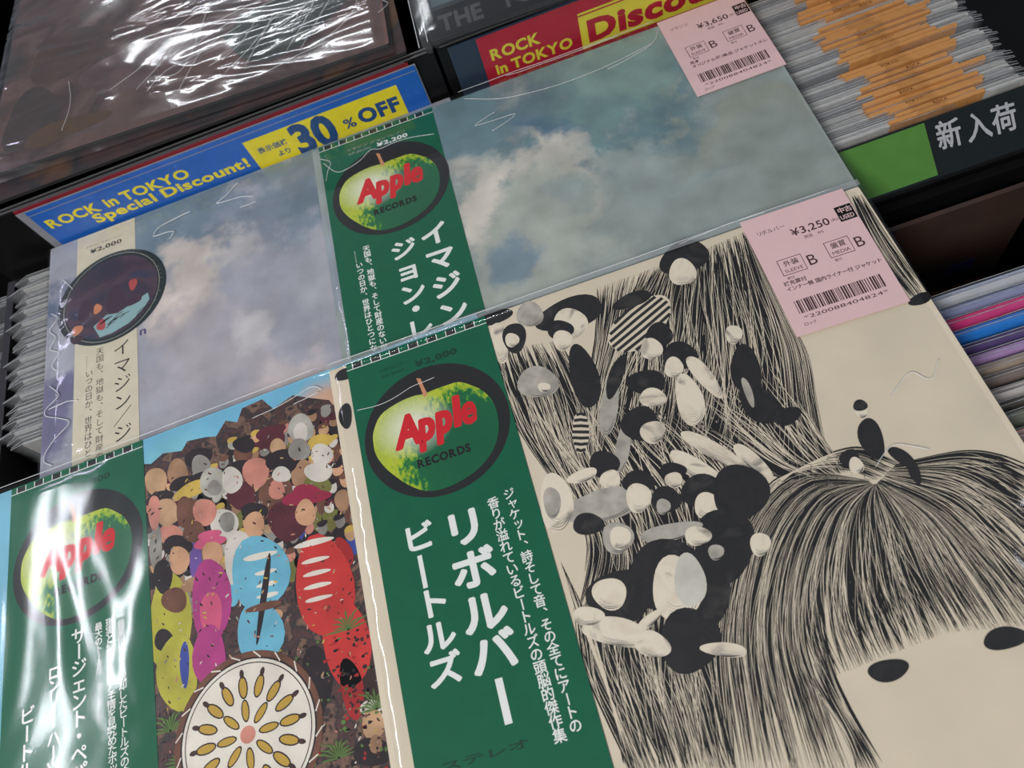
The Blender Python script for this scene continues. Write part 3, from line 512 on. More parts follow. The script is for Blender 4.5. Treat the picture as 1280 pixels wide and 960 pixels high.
# slanted shelf sign
GCARD = paint('green_shelf_card', (80, 132, 56), 0.4); DKP = paint('black_shelf_card', (18, 26, 28), 0.35); SILV = paint('pale_grey_lettering', (176, 178, 184), 0.4)
ss = thing('shelf_sign', 'slanted black shelf sign with white characters and a green card', 'sign', (.1225, .0395, -.0002), (math.radians(36), 0, 0))
q = MB(); q.box(0, .34, -.034, 0, -.0012, 0, DKP); q.build('plate', ss)
q = MB(); q.box(.120, .2505, -.0325, -.0012, .0001, .0005, GCARD); q.build('green_card', ss)['label'] = 'bright green card'
p = Print()
for ch, x, y in (('新', 262.5, -12.0), ('入', 279.5, -13.4), ('荷', 294.5, -14.0)): p.fat(ch, x, y, 14.8, 17.5, SILV, .15, .3, .0, math.radians(-3))
p.build('sign_lettering', ss)
q = MB(); q.raw([(0, -.036, .0011), (.34, -.036, .0011), (.34, .001, .0011), (0, .001, .0011)], [(0, 1, 2, 3)], film('shelf_sign_film', bump=.1, scale=8, milk=.005, refl=.5)); q.build('clear_cover', ss)

# ================================================================= STANDING RECORDS
RW, RH = .313, .313
BOARD = [paint('pale_jacket_board', (190, 190, 188), .7), paint('grey_jacket_board', (128, 130, 134), .7), paint('tan_jacket_board', (150, 140, 126), .7)]
EDGEFILM = film('milky_sleeve_edge', bump=.4, scale=30, milk=.10, rough=.2, refl=1.2)
LIP = paint('whitened_sleeve_lip', (166, 170, 174), .3, spec=.6, grain=.3, gscale=2500)
def sleeve_sheets(seed, xl, xr, sag):
    """front and back film of a standing sleeve, waving along the open top and flaring at the ends"""
    b = MB(); n = 26
    for s in (-1, 1):
        top = []
        for i in range(n + 1):
            u = i / n; x = -xl + (RW + xl + xr) * u
            endk = max(0, (xl - (x + xl)) / xl) if x < 0 else (max(0, (x - RW) / xr) if x > RW else 0)
            y = s * (.0013 * (1 - .55 * endk)) + .0006 * noise.noise(Vector((x * 30, seed * 3.1, s)))
            z = .0018 + .0013 * noise.noise(Vector((x * 16, seed * 1.7, s + 4))) - sag * endk
            top.append((x, y, z))
        vs = []; fs = []; lip = []
        for (x, y, z) in top:
            for dy in (-.00022, .00022):
                vs.append((x, y + dy, z)); 
        m = len(vs)
        for (x, y, z) in top:
            for dy in (-.00022, .00022): vs.append((x, s * .0014 + dy, -.045))
        for (x, y, z) in top:
            for dy in (-.00022, .00022): vs.append((x, s * .0014 + dy, -.312))
        for i in range(n):
            a = 2 * i
            lip.append((a, a + 2, a + 3, a + 1))
            for k in (0, m):
                fs.append((a + k, a + k + m, a + 2 + k + m, a + 2 + k)); fs.append((a + 1 + k, a + 3 + k, a + 3 + k + m, a + 1 + k + m))
        fs.append((0, 1, m + 1, m)); fs.append((2 * n, 2 * n + m, 2 * n + 1 + m, 2 * n + 1))
        b.raw(vs, fs, EDGEFILM); b.raw(vs[:m], lip, LIP)
    return b
def record_proto(seed, board, t=.0021, xl=.007, xr=.006, sag=.003, strip=None, drop=0.0):
    r = bpy.data.objects.new('sleeved_record', None); r.empty_display_size = .02; col.objects.link(r)
    q = MB(); q.box(0, RW, -t / 2, t / 2, -.312, -.0008 - drop, board); q.build('jacket', r)
    sleeve_sheets(seed, xl, xr, sag).build('plastic_sleeve', r, True)
    if strip:
        x0, x1, txt, tx = strip
        q = MB(); q.box(x0, x1, -.0014, .0014, -.006, .0026, ORANGE); s = q.build('title_strip', r)
        if txt:
            p = Print(); z = 2.7
            p.text(txt, tx * 1000, -1.1, 3.0, TITLEINK, z, .01)
            p.build('title_lettering', s)
    return r
ONES = ['first', 'second', 'third', 'fourth', 'fifth', 'sixth', 'seventh', 'eighth', 'ninth', 'tenth', 'eleventh', 'twelfth', 'thirteenth', 'fourteenth', 'fifteenth', 'sixteenth', 'seventeenth', 'eighteenth', 'nineteenth']
def nth(k):
    if k < 20: return ONES[k - 1]
    t = ('twent', 'thirt', 'fort', 'fift')[k // 10 - 2]
    return t + 'ieth' if k % 10 == 0 else t + 'y-' + ONES[k % 10 - 1]
ORANGE = mottled('orange_title_card', [(186, 130, 74), (206, 148, 88), (172, 118, 64)], 60)
TITLEINK = paint('brown_title_ink', (92, 52, 22), .6)
def place(src, used, name, loc, rot, label, group):
    if id(src) in used: o = copy_tree(src)
    else: o = src; used.add(id(src))
    o.name = name; o.location = loc; o.rotation_euler = rot
    return tag(o, label, 'record', group)
used = set()
# stack behind the slanted shelf sign: grey-white sleeves with orange title strips
protA = []
for k in range(8):
    x0 = .225 + .022 * R.random(); x1 = .285 + .02 * R.random()
    protA.append(record_proto(k + 1, BOARD[(0, 0, 1, 0, 0, 0, 1, 0)[k]], t=(.0027, .0030, .0025, .0031)[k % 4], strip=(x0, x1, (None, 'ROCK', None, 'TOKYO', None, 'ROCK', None, None)[k], x0 + .022), drop=-.0012 + .0008 * (k % 3)))
y = .0455; k = 0
while y < .183:
    o = place(protA[k % 8], used, 'sleeved_record', (.1235 + R.uniform(-.0015, .001), y, -.003 + R.uniform(-.0035, .002)), (R.uniform(.0, .02), 0, R.uniform(-.004, .004)),
              'clear-sleeved record with orange title strip, ' + nth(k + 1) + ' back from the black shelf sign', 'records on edge with orange strips')
    y += R.uniform(.0036, .0043); k += 1
# left stack: only the crinkled sleeve ends show
protL = [record_proto(20 + k, BOARD[k % 2], t=.0018, xl=.010 + .002 * (k % 3), sag=.004 + .002 * (k % 2)) for k in range(6)]
y = .0395; k = 0
while y < .183:
    o = place(protL[k % 6], used, 'sleeved_record', (-.2225 + R.uniform(-.0055, .004), y, -.0035 + R.uniform(-.002, .0005)), (R.uniform(-.01, .02), 0, R.uniform(-.006, .006)),
              'crinkled sleeve end of a record left of the pale clouded album, ' + nth(k + 1) + ' from the nearest', 'sleeve ends beside the left clouded album')
    y += R.uniform(.0044, .0056); k += 1
# right front stack: coloured jackets
BC = [('white-edged grey-blue', (138, 146, 164), (196, 200, 206)), ('slate blue', (104, 112, 140), None), ('magenta', (164, 46, 96), None), ('bright blue', (34, 98, 168), None), ('dark violet', (62, 50, 88), None),
      ('lilac', (134, 110, 150), None), ('beige-grey', (128, 116, 106), None), ('brown-grey', (100, 90, 86), None), ('white-edged grey', (140, 134, 132), (206, 202, 200)), ('charcoal', (62, 58, 56), None),
      ('grey-green', (92, 98, 88), None), ('salmon pink and white', (206, 148, 140), (220, 206, 204)), ('ochre yellow', (150, 122, 40), None), ('dark brown', (58, 46, 36), None), ('pale grey-green', (140, 140, 126), None),
      ('olive', (118, 118, 84), None), ('deep blue', (30, 66, 120), None), ('dusty pink', (160, 112, 116), None), ('crimson', (156, 36, 60), None), ('plum', (96, 40, 90), None), ('warm grey', (126, 118, 112), None)]
y = -.0705
for i, (nm, c, edge) in enumerate(BC):
    r_ = bpy.data.objects.new('sleeved_record', None); col.objects.link(r_)
    c = tuple(min(250, v * 1.3) for v in c); jm = mottled('jacket_' + nm.replace(' ', '_').replace('-', '_'), [tuple(max(0, v - 22) for v in c), c, tuple(min(255, v + 22) for v in c)], 14, .5, 4, .5, (1, 1, 5))
    q = MB(); q.box(0, RW, -.0017, .0017, -.312, 0, jm)
    q.build('jacket', r_)
    if edge:
        q = MB(); q.box(-.002, RW + .002, -.0026, -.0021, -.310, .0016, paint('edge_' + nm.replace(' ', '_').replace('-', '_'), edge, .4)); q.build('inner_bag', r_)
    sheets = sleeve_sheets(40 + i, .003, .003, .0); so_ = sheets.build('plastic_sleeve', r_, True)
    so_.active_material  # film
    so_.data.materials[0] = film('clear_stack_film', bump=.4, scale=30, milk=.02, rough=.2, refl=.8)
    r_.location = (.1265 + R.uniform(-.002, .002), y, -.002 + R.uniform(-.003, .002)); r_.rotation_euler = (-.30 + R.uniform(-.01, .01), 0, R.uniform(-.003, .003))
    nxt = BC[i + 1][0] if i + 1 < len(BC) else None
    prv = BC[i - 1][0] if i else None
    tag(r_, nm + ' jacket in the front right stack' + (', behind the ' + nxt + ' one' if nxt else ', nearest the camera') , 'record', 'coloured jackets in the right stack')
    y -= R.uniform(.0062, .0078) if i not in (0,) else .0085
# dark jacket standing at the back of the right bin, in the shade
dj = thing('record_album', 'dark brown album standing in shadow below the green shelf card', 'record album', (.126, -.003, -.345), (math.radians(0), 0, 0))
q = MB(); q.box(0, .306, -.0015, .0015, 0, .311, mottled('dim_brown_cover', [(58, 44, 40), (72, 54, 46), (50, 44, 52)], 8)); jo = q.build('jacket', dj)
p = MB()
for k in range(9):
    xx = .232 + k * .0078; hh = (.010, .012, .009)[k % 3]
    p.box(xx, xx + .0052, -.0018, -.0015, .198 + k * .0006, .198 + hh + k * .0006, paint('orange_cover_ink', (156, 92, 30), .5))
for (a, b, c_, d) in ((.225, .245, .226, .234), (.268, .285, .230, .243)): p.box(a, b, -.0018, -.0015, c_, d, paint('blue_cover_ink', (40, 44, 88), .5))
p.build('cover_print', jo)
# far-left neighbouring stack, dim
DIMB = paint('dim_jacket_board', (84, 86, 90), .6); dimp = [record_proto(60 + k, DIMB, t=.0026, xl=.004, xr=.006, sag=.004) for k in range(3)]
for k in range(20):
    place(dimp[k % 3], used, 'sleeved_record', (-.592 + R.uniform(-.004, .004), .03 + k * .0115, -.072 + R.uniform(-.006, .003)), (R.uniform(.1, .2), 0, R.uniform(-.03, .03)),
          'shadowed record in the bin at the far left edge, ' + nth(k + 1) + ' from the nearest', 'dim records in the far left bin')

# ================================================================= ALBUMS LYING ON TOP
def album(label, ox, oy, rot, ztop, group=None):
    return thing('record_album', label, 'record album', (ox, oy, (ztop * 1000 - TH) * MM), (0, 0, math.radians(rot)), group)
Z0 = TH   # local z of the jacket face (mm)

# ---- left clouded album (cream obi, round label)
a2 = album('pale clouded-sky album with a narrow cream obi and dark round picture', -.1995, .191, .5, .004)
CL2 = cloud('pale_cloud_print', (164, 166, 179), [(110, -25, 95, (116, 137, 152)), (190, -35, 80, (121, 139, 154)), (150, -60, 60, (133, 146, 162)), (112, -75, 46, (204, 196, 190)), (96, -95, 30, (215, 204, 198)),
            (150, -80, 34, (186, 184, 188)), (130, -150, 70, (177, 173, 181)), (150, -135, 22, (198, 196, 200)), (210, -120, 60, (173, 175, 186)), (5, -60, 40, (96, 110, 135)), (5, -150, 60, (116, 114, 146)), (170, -180, 30, (194, 186, 188))], .8, 15, 1.3)
jacket(a2, 313, 313, CL2)
CREAMOBI = paint('cream_obi_paper', (214, 206, 184), .55)
ob = MB(); ob.box(22.2 * MM, 68.3 * MM, -.313, -.0005, (Z0 + .05) * MM, (Z0 + .25) * MM, CREAMOBI)
ob = ob.build('obi_strip', a2)
p = Print(); z = Z0 + .3
p.text('¥2,000', 33, -19.4, 5.2, BLACK, z, .03, 25); p.text('イマジン  ジョン・レノン', 29, -13.2, 2.4, SOFTBLACK, z, .0, 30)
for ch, yy in zip('イマジン／ジョン・レノン', (-112, -126, -139.5, -153, -164, -176, -190, -203, -216, -229, -242, -255)):
    p.char(ch, 57, yy, 13.5, 13, BLACK, z, -.004)
p.vtext('天国も、地獄も、そして財産のない世界', 41.0, -108, -211, 6.0, BLACK, z, -.005)
p.vtext('……いつの日か、世界はひとつになって', 33.2, -111, -211, 6.0, BLACK, z, -.005)
p.build('obi_lettering', ob)
p = Print(); z = Z0 + .38
p.ell(49.5, -65.2, 41.3, 0, 0, 38.6, paint('round_label_rim', (28, 44, 46), .35), z, 64)
p.ring(49.5, -65.2, 36.2, 36.6, GREY, z + .03)
for k in range(60):
    a = k * .105
    if R.random() < .6: p.rect(49.5 + 37.9 * math.cos(a) - .3, -65.2 + 37.9 * math.sin(a) * .95 - .3, 49.5 + 37.9 * math.cos(a) + .3, -65.2 + 37.9 * math.sin(a) * .95 + .1, GREY, z + .03)
p.ell(49.5, -65.2, 35.2, 0, 0, 33.6, mottled('round_label_dusk_print', [(30, 36, 66), (52, 40, 58), (74, 52, 66), (36, 44, 76)], 22, .4, 4, 1.0, (1, 2, 1)), z + .04, 48)
AQ = paint('pale_aqua_ink', (142, 178, 182), .4); DKR = paint('dusky_red_ink', (178, 74, 78), .4); PLUM = paint('plum_ink', (66, 46, 60), .4); ORB = paint('warm_orange_ink', (204, 132, 92), .4)
p.poly([(36, -86), (46, -80), (54, -82), (66, -78), (77, -74), (78, -80), (72, -88), (62, -94), (50, -97), (41, -97)], AQ, z + .06)
for (a, b, c_, d, m) in ((66, -62, 3.2, 5.0, DKR), (39, -72, 3.2, 4.2, ORB), (24, -84, 4, 4, ORB), (42, -87, 3.4, 4.6, DKR), (53, -70, 7, 12, PLUM), (30, -70, 6, 9, PLUM), (24, -92, 5, 3, PLUM), (66, -76, 6, 4, PLUM)):
    p.ell(a, b, c_, 0, 0, d, m, z + .08, 16, .12)
for k in range(14):
    x = 38 + R.random() * 34; yy = -84 - R.random() * 8
    p.line([(x, yy), (x + 4, yy + 2.5), (x + 7, yy + 3)], .6, DISC, z + .09)
p.build('round_label', ob)
p = Print(); p.text('n', 69.6, -107.0, 9, paint('violet_ink', (92, 78, 128), .4), Z0 + .06, .03, 5.5); p.build('cover_lettering', a2)
sleeve(a2, -3.5, 316, -316, 3.0, film('smooth_sleeve_film', bump=.22, scale=16, milk=.015, rough=.08, refl=.8), lift=.95, seed=2.3)
LAV = 0
for pts in ([(112, -16), (90, -19), (83, -26), (92, -27), (99, -29), (95, -34)], [(150, -6), (140, -14), (133, -18), (150, -20), (160, -24)], [(12, -35), (17, -42), (20, -47)], [(150, -30), (162, -30)],
            [(4, -62), (9, -68), (3, -76), (8, -84), (4, -92), (11, -98), (6, -106), (10, -112)], [(5, -122), (12, -132), (4, -138), (3, -144), (14, -150), (20, -156), (8, -166), (3, -176), (9, -182)], [(5, -140), (18, -139), (26, -141)]):  # squiggles down the left edge are lamp reflections drawn as white lines
    crease_glint(a2, pts, Z0 + 1.15, .5)

# ---- right clouded album (green obi)
a1 = album('blue-grey clouded-sky album with a green obi and pink price tag', .005, .187, -1.0, .008)
CL1 = cloud('blue_cloud_print', (151, 164, 162), [(160, -45, 100, (108, 134, 145)), (232, -85, 75, (104, 134, 143)), (205, -40, 60, (119, 151, 151)), (150, -62, 36, (91, 123, 145)), (128, -92, 52, (201, 199, 190)), (112, -104, 30, (217, 212, 201)), (103, -60, 16, (190, 190, 184)), (160, -118, 40, (190, 190, 182)),
            (148, -150, 52, (173, 180, 173)), (120, -150, 16, (130, 151, 164)), (215, -125, 45, (154, 169, 167)), (285, -100, 60, (151, 158, 149)), (300, -160, 70, (149, 160, 156)), (225, -22, 40, (132, 162, 158)), (118, -28, 40, (112, 141, 151)), (20, -100, 60, (151, 162, 173))], .8, 17, 4.1)
jacket(a1, 310.5, 313, CL1, x=4.6)
o = obi_band(a1, 9.9, 94.6, 309, GREEN, Z0 + .05)
apple_logo(o, Z0 + .4)
p = Print(); z = Z0 + .35
p.text('¥2,200', 51.5, -18.6, 5.0, WHITE, z, .03, 22.5); p.text('イマジン ジョン・レノン', 29, -13.4, 3.0, GREY, z, .0, 44); p.text('AP-80370', 30, -17.3, 2.4, GREY, z, .0, 17)
for ch, yy in zip('イマジン', (-108.5, -128.5, -149.5, -170)): p.fat(ch, 76.0, yy, 20, 18.5, WHITE, z, .6, 0.0)
for ch, yy in zip('ジョン・レノン', (-112, -129.5, -147, -159, -173.5, -192, -210)): p.fat(ch, 54.5, yy, 18, 16, WHITE, z, .5, 0.0)
p.vtext('天国も、地獄も、そして財産のない世界', 31.0, -101.5, -183, 4.9, WHITE, z, .012)
p.vtext('……いつの日か、世界はひとつになって', 24.6, -103, -186, 4.9, WHITE, z, .012)
p.build('obi_lettering', o)
sleeve(a1, 2.8, 318.2, -317, 5.5, FILM_R, lift=.95, seed=5.1)
price_tag(a1, 257.2, 1.5, 57.5, 75.5, 'イマジン', '¥3,650', '見本', 'オリジナル盤/美品 ジャケットスレ', Z0 + 1.35, math.radians(1.2))
for pts in ([(12, -17), (22, -30), (38, -26), (46, -20), (54, -22), (70, -21), (92, -26)], [(10, -12), (17, -18), (14, -26), (12, -34)], [(118, -4), (150, -18), (200, -22), (250, -15)], [(135, -26), (120, -32), (148, -34), (130, -42)],
            [(115, 4.2), (150, 4.6), (200, 4.0), (256, 4.4)], [(150, 3.5), (170, 2.4), (230, 2.8)], [(257, -3), (250, -14), (235, -20), (215, -24)]):
    crease_glint(a1, pts, Z0 + 1.2, .32)

# ---- crowd-pattern album
a3 = album('colourful crowd-patterned album with a glare-streaked green obi', -.2215, -.003, 1.8, .012)
SK = lambda nm, c, g=.12: paint('cover_' + nm, c, .45, grain=g, gscale=700)
SC = dict(tan=SK('tan', (196, 158, 122), .25), tan2=SK('tan_brown', (168, 130, 100), .3), dark=SK('near_black', (40, 30, 34), .3), dark2=SK('dark_brown', (64, 42, 40), .3), grey=SK('grey', (150, 146, 140), .3), lgrey=SK('light_grey', (180, 178, 168), .3), white=SK('off_white', (216, 210, 200), .15),
          yel=SK('straw_yellow', (206, 176, 84), .2), brown=SK('brown', (112, 74, 58), .3), maroon=SK('maroon', (92, 36, 48), .25), pink=SK('flesh_pink', (206, 138, 122), .25), olive=SK('olive', (120, 120, 60), .2), skin=SK('skin', (212, 164, 128), .2), purple=SK('violet', (112, 84, 160), .15),
          ygreen=SK('yellow_green', (184, 180, 66), .18), blue=SK('royal_blue', (60, 76, 160), .15), rose=SK('rose', (214, 92, 132), .12), magenta=SK('magenta', (178, 62, 132), .15), lblue=SK('light_blue', (112, 186, 212), .12), wht=SK('braid_white', (232, 226, 214), .1), crim=SK('crimson', (158, 40, 72), .15),
          red=SK('red', (204, 56, 52), .12), red2=SK('deep_red', (170, 38, 40), .12))
SKYP = cloud('sky_blue_print', (128, 192, 218), [(150, -8, 90, (116, 188, 220)), (215, -30, 30, (222, 178, 150)), (120, -28, 30, (132, 204, 224))], .2, 8, 2.0)
jacket(a3, 313, 313, SKYP)
p = Print(); z = Z0 + .05
CROWD = mottled('crowd_ground_print', [(30, 20, 26), (88, 52, 48), (40, 34, 38), (130, 96, 78), (24, 20, 26)], 120, .45, 5, .6)
p.poly([(99, -16), (104, -18), (112, -14), (124, -17), (128, -12), (140, -14), (146, -16), (153, -8), (160, -12), (164, -4), (177, -3), (183, -12), (196, -8), (206, -14), (217, -20), (222, -32), (250, -36), (280, -30), (312.5, -34), (312.5, -312), (99, -312)], CROWD, z)
for row in range(9):            # rows of plain rounded figures filling the crowd
    for k in range(15):
        x = 103 + k * 8.6 + (row % 2) * 4 + R.uniform(-1.5, 1.5); yy = -26 - row * 9.5 + R.uniform(-2, 2)
        if yy > -34 and x < 150: continue
        if x > 230: continue
        p.ell(x, yy - 7, R.uniform(4.5, 6), 0, 0, R.uniform(5, 7), SC[R.choice(['dark', 'dark2', 'maroon', 'grey', 'brown', 'olive', 'dark', 'blue' if row > 5 else 'dark'])], z + .004 + .002 * row, 18, .06)
        p.ell(x, yy, R.uniform(2.6, 3.4), 0, 0, R.uniform(3.4, 4.3), SC[R.choice(['tan', 'tan2', 'pink', 'grey', 'lgrey', 'white', 'skin'])], z + .005 + .002 * row, 16, .05)
        p.ell(x + R.uniform(-.5, .5), yy + 2.6, 3.2, 0, 0, 1.8, SC[R.choice(['dark', 'dark', 'brown', 'maroon', 'yel', 'grey'])], z + .006 + .002 * row, 12, .08)
z += .03
for i, (c_, cx, cy, ux, uy, vx, vy) in enumerate(SGT_SHAPES):
    p.ell(cx, cy, ux, uy, vx, vy, SC[c_], z + .006 * (i % 12) + (.1 if i > 48 else 0), 20, .05)
# small coloured flecks, plants and braid
for k in range(520):
    x = 101 + R.random() * 125; yy = -28 - R.random() * 190
    c_ = R.choice(['tan', 'dark', 'white', 'brown', 'maroon', 'dark', 'dark2', 'pink', 'yel', 'grey'])
    s_ = R.uniform(.4, 1.5); a = R.random() * PI
    p.ell(x, yy, s_ * math.cos(a), s_ * math.sin(a), -s_ * .35 * math.sin(a), s_ * .35 * math.cos(a), SC[c_], z + .19, 7, .2)
LEAF = SK('leaf_green', (92, 122, 62), .2)
for (bx, by) in ((107, -168), (112, -185), (205, -150), (104, -200), (212, -190), (190, -205)):
    for k in range(11):
        a = PI * (k + .5) / 11; l = R.uniform(8, 15)
        p.line([(bx, by), (bx + .5 * l * math.cos(a), by + .6 * l * math.sin(a)), (bx + l * math.cos(a), by + .75 * l * math.sin(a))], 1.1, LEAF, z + .2, .2)
for k in range(260):
    x = 170 + R.random() * 60; yy = -150 - R.random() * 70
    p.ell(x, yy, R.uniform(.5, 1.4), 0, 0, R.uniform(.5, 1.2), R.choice([SC['red2'], SC['dark'], SC['dark2'], LEAF, SC['dark']]), z + .19, 6, .2)
p.build('cover_print', a3)
p = Print(); z = Z0 + .36; cx, cy = 147, -181.5
GOLD = paint('gold_ornament_ink', (196, 160, 66), .4)
p.ell(cx, cy, 38.5, 0, 0, 38.5, SC['brown'], z, 60); p.ell(cx, cy, 35.5, 0, 0, 35.5, SC['dark'], z + .02, 60); p.ell(cx, cy, 34.6, 0, 0, 34.6, SC['wht'], z + .03, 60)
p.ring(cx, cy, 32.6, 33.1, SC['dark'], z + .05, 60); 
for k in range(20):
    a = k * PI / 10; ux, uy = math.cos(a), math.sin(a)
    p.line([(cx + 35.3 * ux, cy + 35.3 * uy), (cx + 38.3 * math.cos(a + .12), cy + 38.3 * math.sin(a + .12))], .7, SC['wht'], z + .05)
for k in range(16):
    a = k * PI / 8; ux, uy = math.cos(a), math.sin(a)
    for (r0, L_, w_, m_) in ((22, 5.6, 2.6, SC['dark']), (22, 4.8, 1.9, GOLD), (11, 5.4, 2.2, SC['dark']), (11, 4.6, 1.6, GOLD), (28.5, 2.2, 1.2, SC['dark2'])):
        if r0 == 11 and k % 2: continue
        p.ell(cx + r0 * ux, cy + r0 * uy, L_ * ux, L_ * uy, -w_ * uy, w_ * ux, m_, z + (.05 if m_ is SC['dark'] else .07), 14)
p.ell(cx, cy, 4, 0, 0, 4, SC['pink'], z + .07, 18)
p.build('round_ornament_print', a3)
o = obi_band(a3, 12.2, 99.6, 313, GREEN, Z0 + .05)
lg = apple_logo(o, Z0 + .4); lg.location = (2.0 * MM, 0, 0)
p = Print(); z = Z0 + .35
p.text('¥2,000', 54, -16.6, 5.0, DKGREEN, z, .03, 24); p.text('AP-8163', 30, -16.6, 2.6, DKGREEN, z, .0, 16)
p.vtext('一音楽世界から脱却したビートルズの金字塔', 82.0, -101.5, -188, 5.2, WHITE, z, .008)
p.vtext('現実と幻想、主知と主情を見究めたポップの', 75.5, -103, -184, 5.3, WHITE, z, .008)
p.vtext('最大のトータル・アート！！', 68.9, -103, -150.5, 4.6, WHITE, z, .008)
p.vtext('サージェント・ペパーズ', 57.2, -104, -189, 9.6, WHITE, z, .02)
p.vtext('ロンリー・ハーツ・クラブ', 42.8, -119, -191.6, 8.0, WHITE, z, .02)
p.vtext('ビートルズ', 27.5, -136, -172, 9.5, WHITE, z, .02)
p.build('obi_lettering', o)
sleeve(a3, -4.0, 317, -317, 4.0, FILM_S, lift=.95, seed=9.2, wob=.5)
for pts in ([(170, -14), (190, -12), (208, -8), (214, -12)], [(196, -15), (212, -13)], [(-3, 3.2), (60, 3.0), (130, 2.6), (216, 3.2)]):
    crease_glint(a3, pts, Z0 + 1.3, .35)

# ---- ink-drawing album
a4 = album('cream album with flowing black ink strands and bold green obi', 0, 0, 0, .016)
jacket(a4, 313, 313, CREAM)
p = Print(); z = Z0 + .05
def spline(pts, n):
    out = []
    for k in range(n):
        t = k / (n - 1) * (len(pts) - 1); i = min(int(t), len(pts) - 2); u = t - i
        g = lambda j: pts[max(0, min(len(pts) - 1, j))]
        a, b, c_, d = g(i - 1), g(i), g(i + 1), g(i + 2)
        out.append(tuple(.5 * (2 * b[q] + (c_[q] - a[q]) * u + (2 * a[q] - 5 * b[q] + 4 * c_[q] - d[q]) * u * u + (-a[q] + 3 * b[q] - 3 * c_[q] + d[q]) * u ** 3) for q in (0, 1)))
    return out
def clip(pt):   # keep ink on the card
    return (min(312.6, max(.4, pt[0])), min(-.4, max(-312.6, pt[1])))
for li, (A, B, n, dk) in enumerate(REV_LOCKS):
    SA, SB = spline(A, 26), spline(B, 26)
    wmean = sum(math.dist(SA[i], SB[i]) for i in range(26)) / 26
    n = int(n * 3.0)
    for k in range(n):
        s0 = (k + R.random()) / n; s1 = s0 + R.uniform(-.10, .10)
        i0 = int(R.random() ** 2 * 10); i1 = 26 - int(R.random() ** 2 * 10)
        if i1 - i0 < 5: continue
        ph = R.random() * 6; am = R.uniform(.0, .035); fr = R.uniform(.15, .45)
        pts = []
        for i in range(i0, i1):
            t = i / 25; s = s0 + (s1 - s0) * t + am * math.sin(ph + i * fr); s = max(-.01, min(1.01, s))
            pts.append(clip((SA[i][0] * (1 - s) + SB[i][0] * s, SA[i][1] * (1 - s) + SB[i][1] * s)))
        w0 = wmean / n * R.choice((.5, .8, 1.1, 1.6, 2.6)) * (1 + dk) * 1.15
        w0 = max(.24, min(1.9, w0 * 1.95))
        p.line(pts, w0, BLACK, z + R.random() * .03, .06)
    for k in range(int(n * .42)):      # pale strands crossing over the dark ones
        s0 = R.random(); s1 = s0 + R.uniform(-.22, .22); i0 = int(R.random() * 12); i1 = 26 - int(R.random() * 10); ph = R.random() * 6
        if i1 - i0 < 5: continue
        pts = []
        for i in range(i0, i1):
            s = max(0, min(1, s0 + (s1 - s0) * i / 25 + .03 * math.sin(ph + i * .3)))
            pts.append(clip((SA[i][0] * (1 - s) + SB[i][0] * s, SA[i][1] * (1 - s) + SB[i][1] * s)))
        p.line(pts, max(.14, wmean / n * R.uniform(.7, 1.6)), CREAM, z + .035 + R.random() * .01, .05)
p.build('ink_strands_print', a4)
p = Print(); z = Z0 + .11
STONE = mottled('engraved_pebble_print', [(150, 146, 138), (226, 214, 194), (236, 226, 206), (232, 222, 202), (150, 142, 132)], 45, .5, 5, 1.2)
DKST = mottled('dark_pebble_print', [(20, 20, 22), (32, 31, 32), (22, 22, 24), (58, 57, 56)], 50, .5, 5, .8)
CC = dict(d=DKST, c=STONE, g=GREY, g2=LGREY)
for i, (c_, cx, cy, ux, uy, vx, vy) in enumerate(REV_SHAPES):
    zz = z + .002 * i
    if c_ == 'h':     # striped or checked pebble
        p.ell(cx, cy, ux, uy, vx, vy, CREAM, zz, 24, .05)
        for k in range(-3, 4):
            h = math.sqrt(max(0, 1 - (k / 3.6) ** 2)) * .96; f = k / 3.6
            p.line([(cx + vx * f - ux * h, cy + vy * f - uy * h), (cx + vx * f * 1.08, cy + vy * f * 1.08), (cx + vx * f + ux * h, cy + vy * f + uy * h)], math.hypot(vx, vy) * .15, SOFTBLACK, zz + .001)
        continue
    p.ell(cx, cy, ux, uy, vx, vy, CC[c_], zz, 26, .06)
    if c_ in 'cg' and math.hypot(ux, uy) > 2.5:     # soft engraved hatching round one side of each pebble
        for k in range(5):
            r_ = .92 - k * .09; a0 = .4 + k * .12; pts = []
            for j in range(9):
                a = a0 + j * .2; pts.append((cx + (ux * math.cos(a) + vx * math.sin(a)) * r_, cy + (uy * math.cos(a) + vy * math.sin(a)) * r_))
            p.line(pts, .3, SOFTBLACK if k < 2 else GREY, zz + .001, .04)
for k in range(9):       # loose loops of line in the blank paper
    x, yy = 205 + k * 4.2, -146 - 5 * math.sin(k * 1.7)
    p.line([(x, yy), (x + 3, yy + 4), (x + 7, yy + 2), (x + 5, yy - 3), (x + 9, yy - 5)], .35, SOFTBLACK, z, .05)
p.build('cut_paper_print', a4)
o = obi_band(a4, 10.9, 96.1, 313, GREEN, Z0 + .3)
apple_logo(o, Z0 + .62)
p = Print(); z = Z0 + .62
p.text('¥2,000', 51.0, -17.2, 5.2, DKGREEN, z, .05, 25); p.text('リボルバー', 28, -13.0, 2.8, DKGREEN, z, .0, 20); p.text('AP-8443', 30, -17.0, 2.6, DKGREEN, z, .0, 14)
for ch, yy in zip('リボルバ', (-116, -137.5, -159, -178)): p.fat(ch, 57.3, yy, 23.5, 20.0, WHITE, z, .8, 0.0)
p.rect(55.0, -209.2, 58.6, -189.5, WHITE, z)
for ch, yy in zip('ビトルズ', (-113.5, -147.5, -163.5, -179)): p.fat(ch, 33.2 if ch != 'ト' else 33.8, yy, 18.0, 15.5, WHITE, z, .5, 0.0)
p.rect(30.6, -139.5, 33.0, -122.8, WHITE, z)
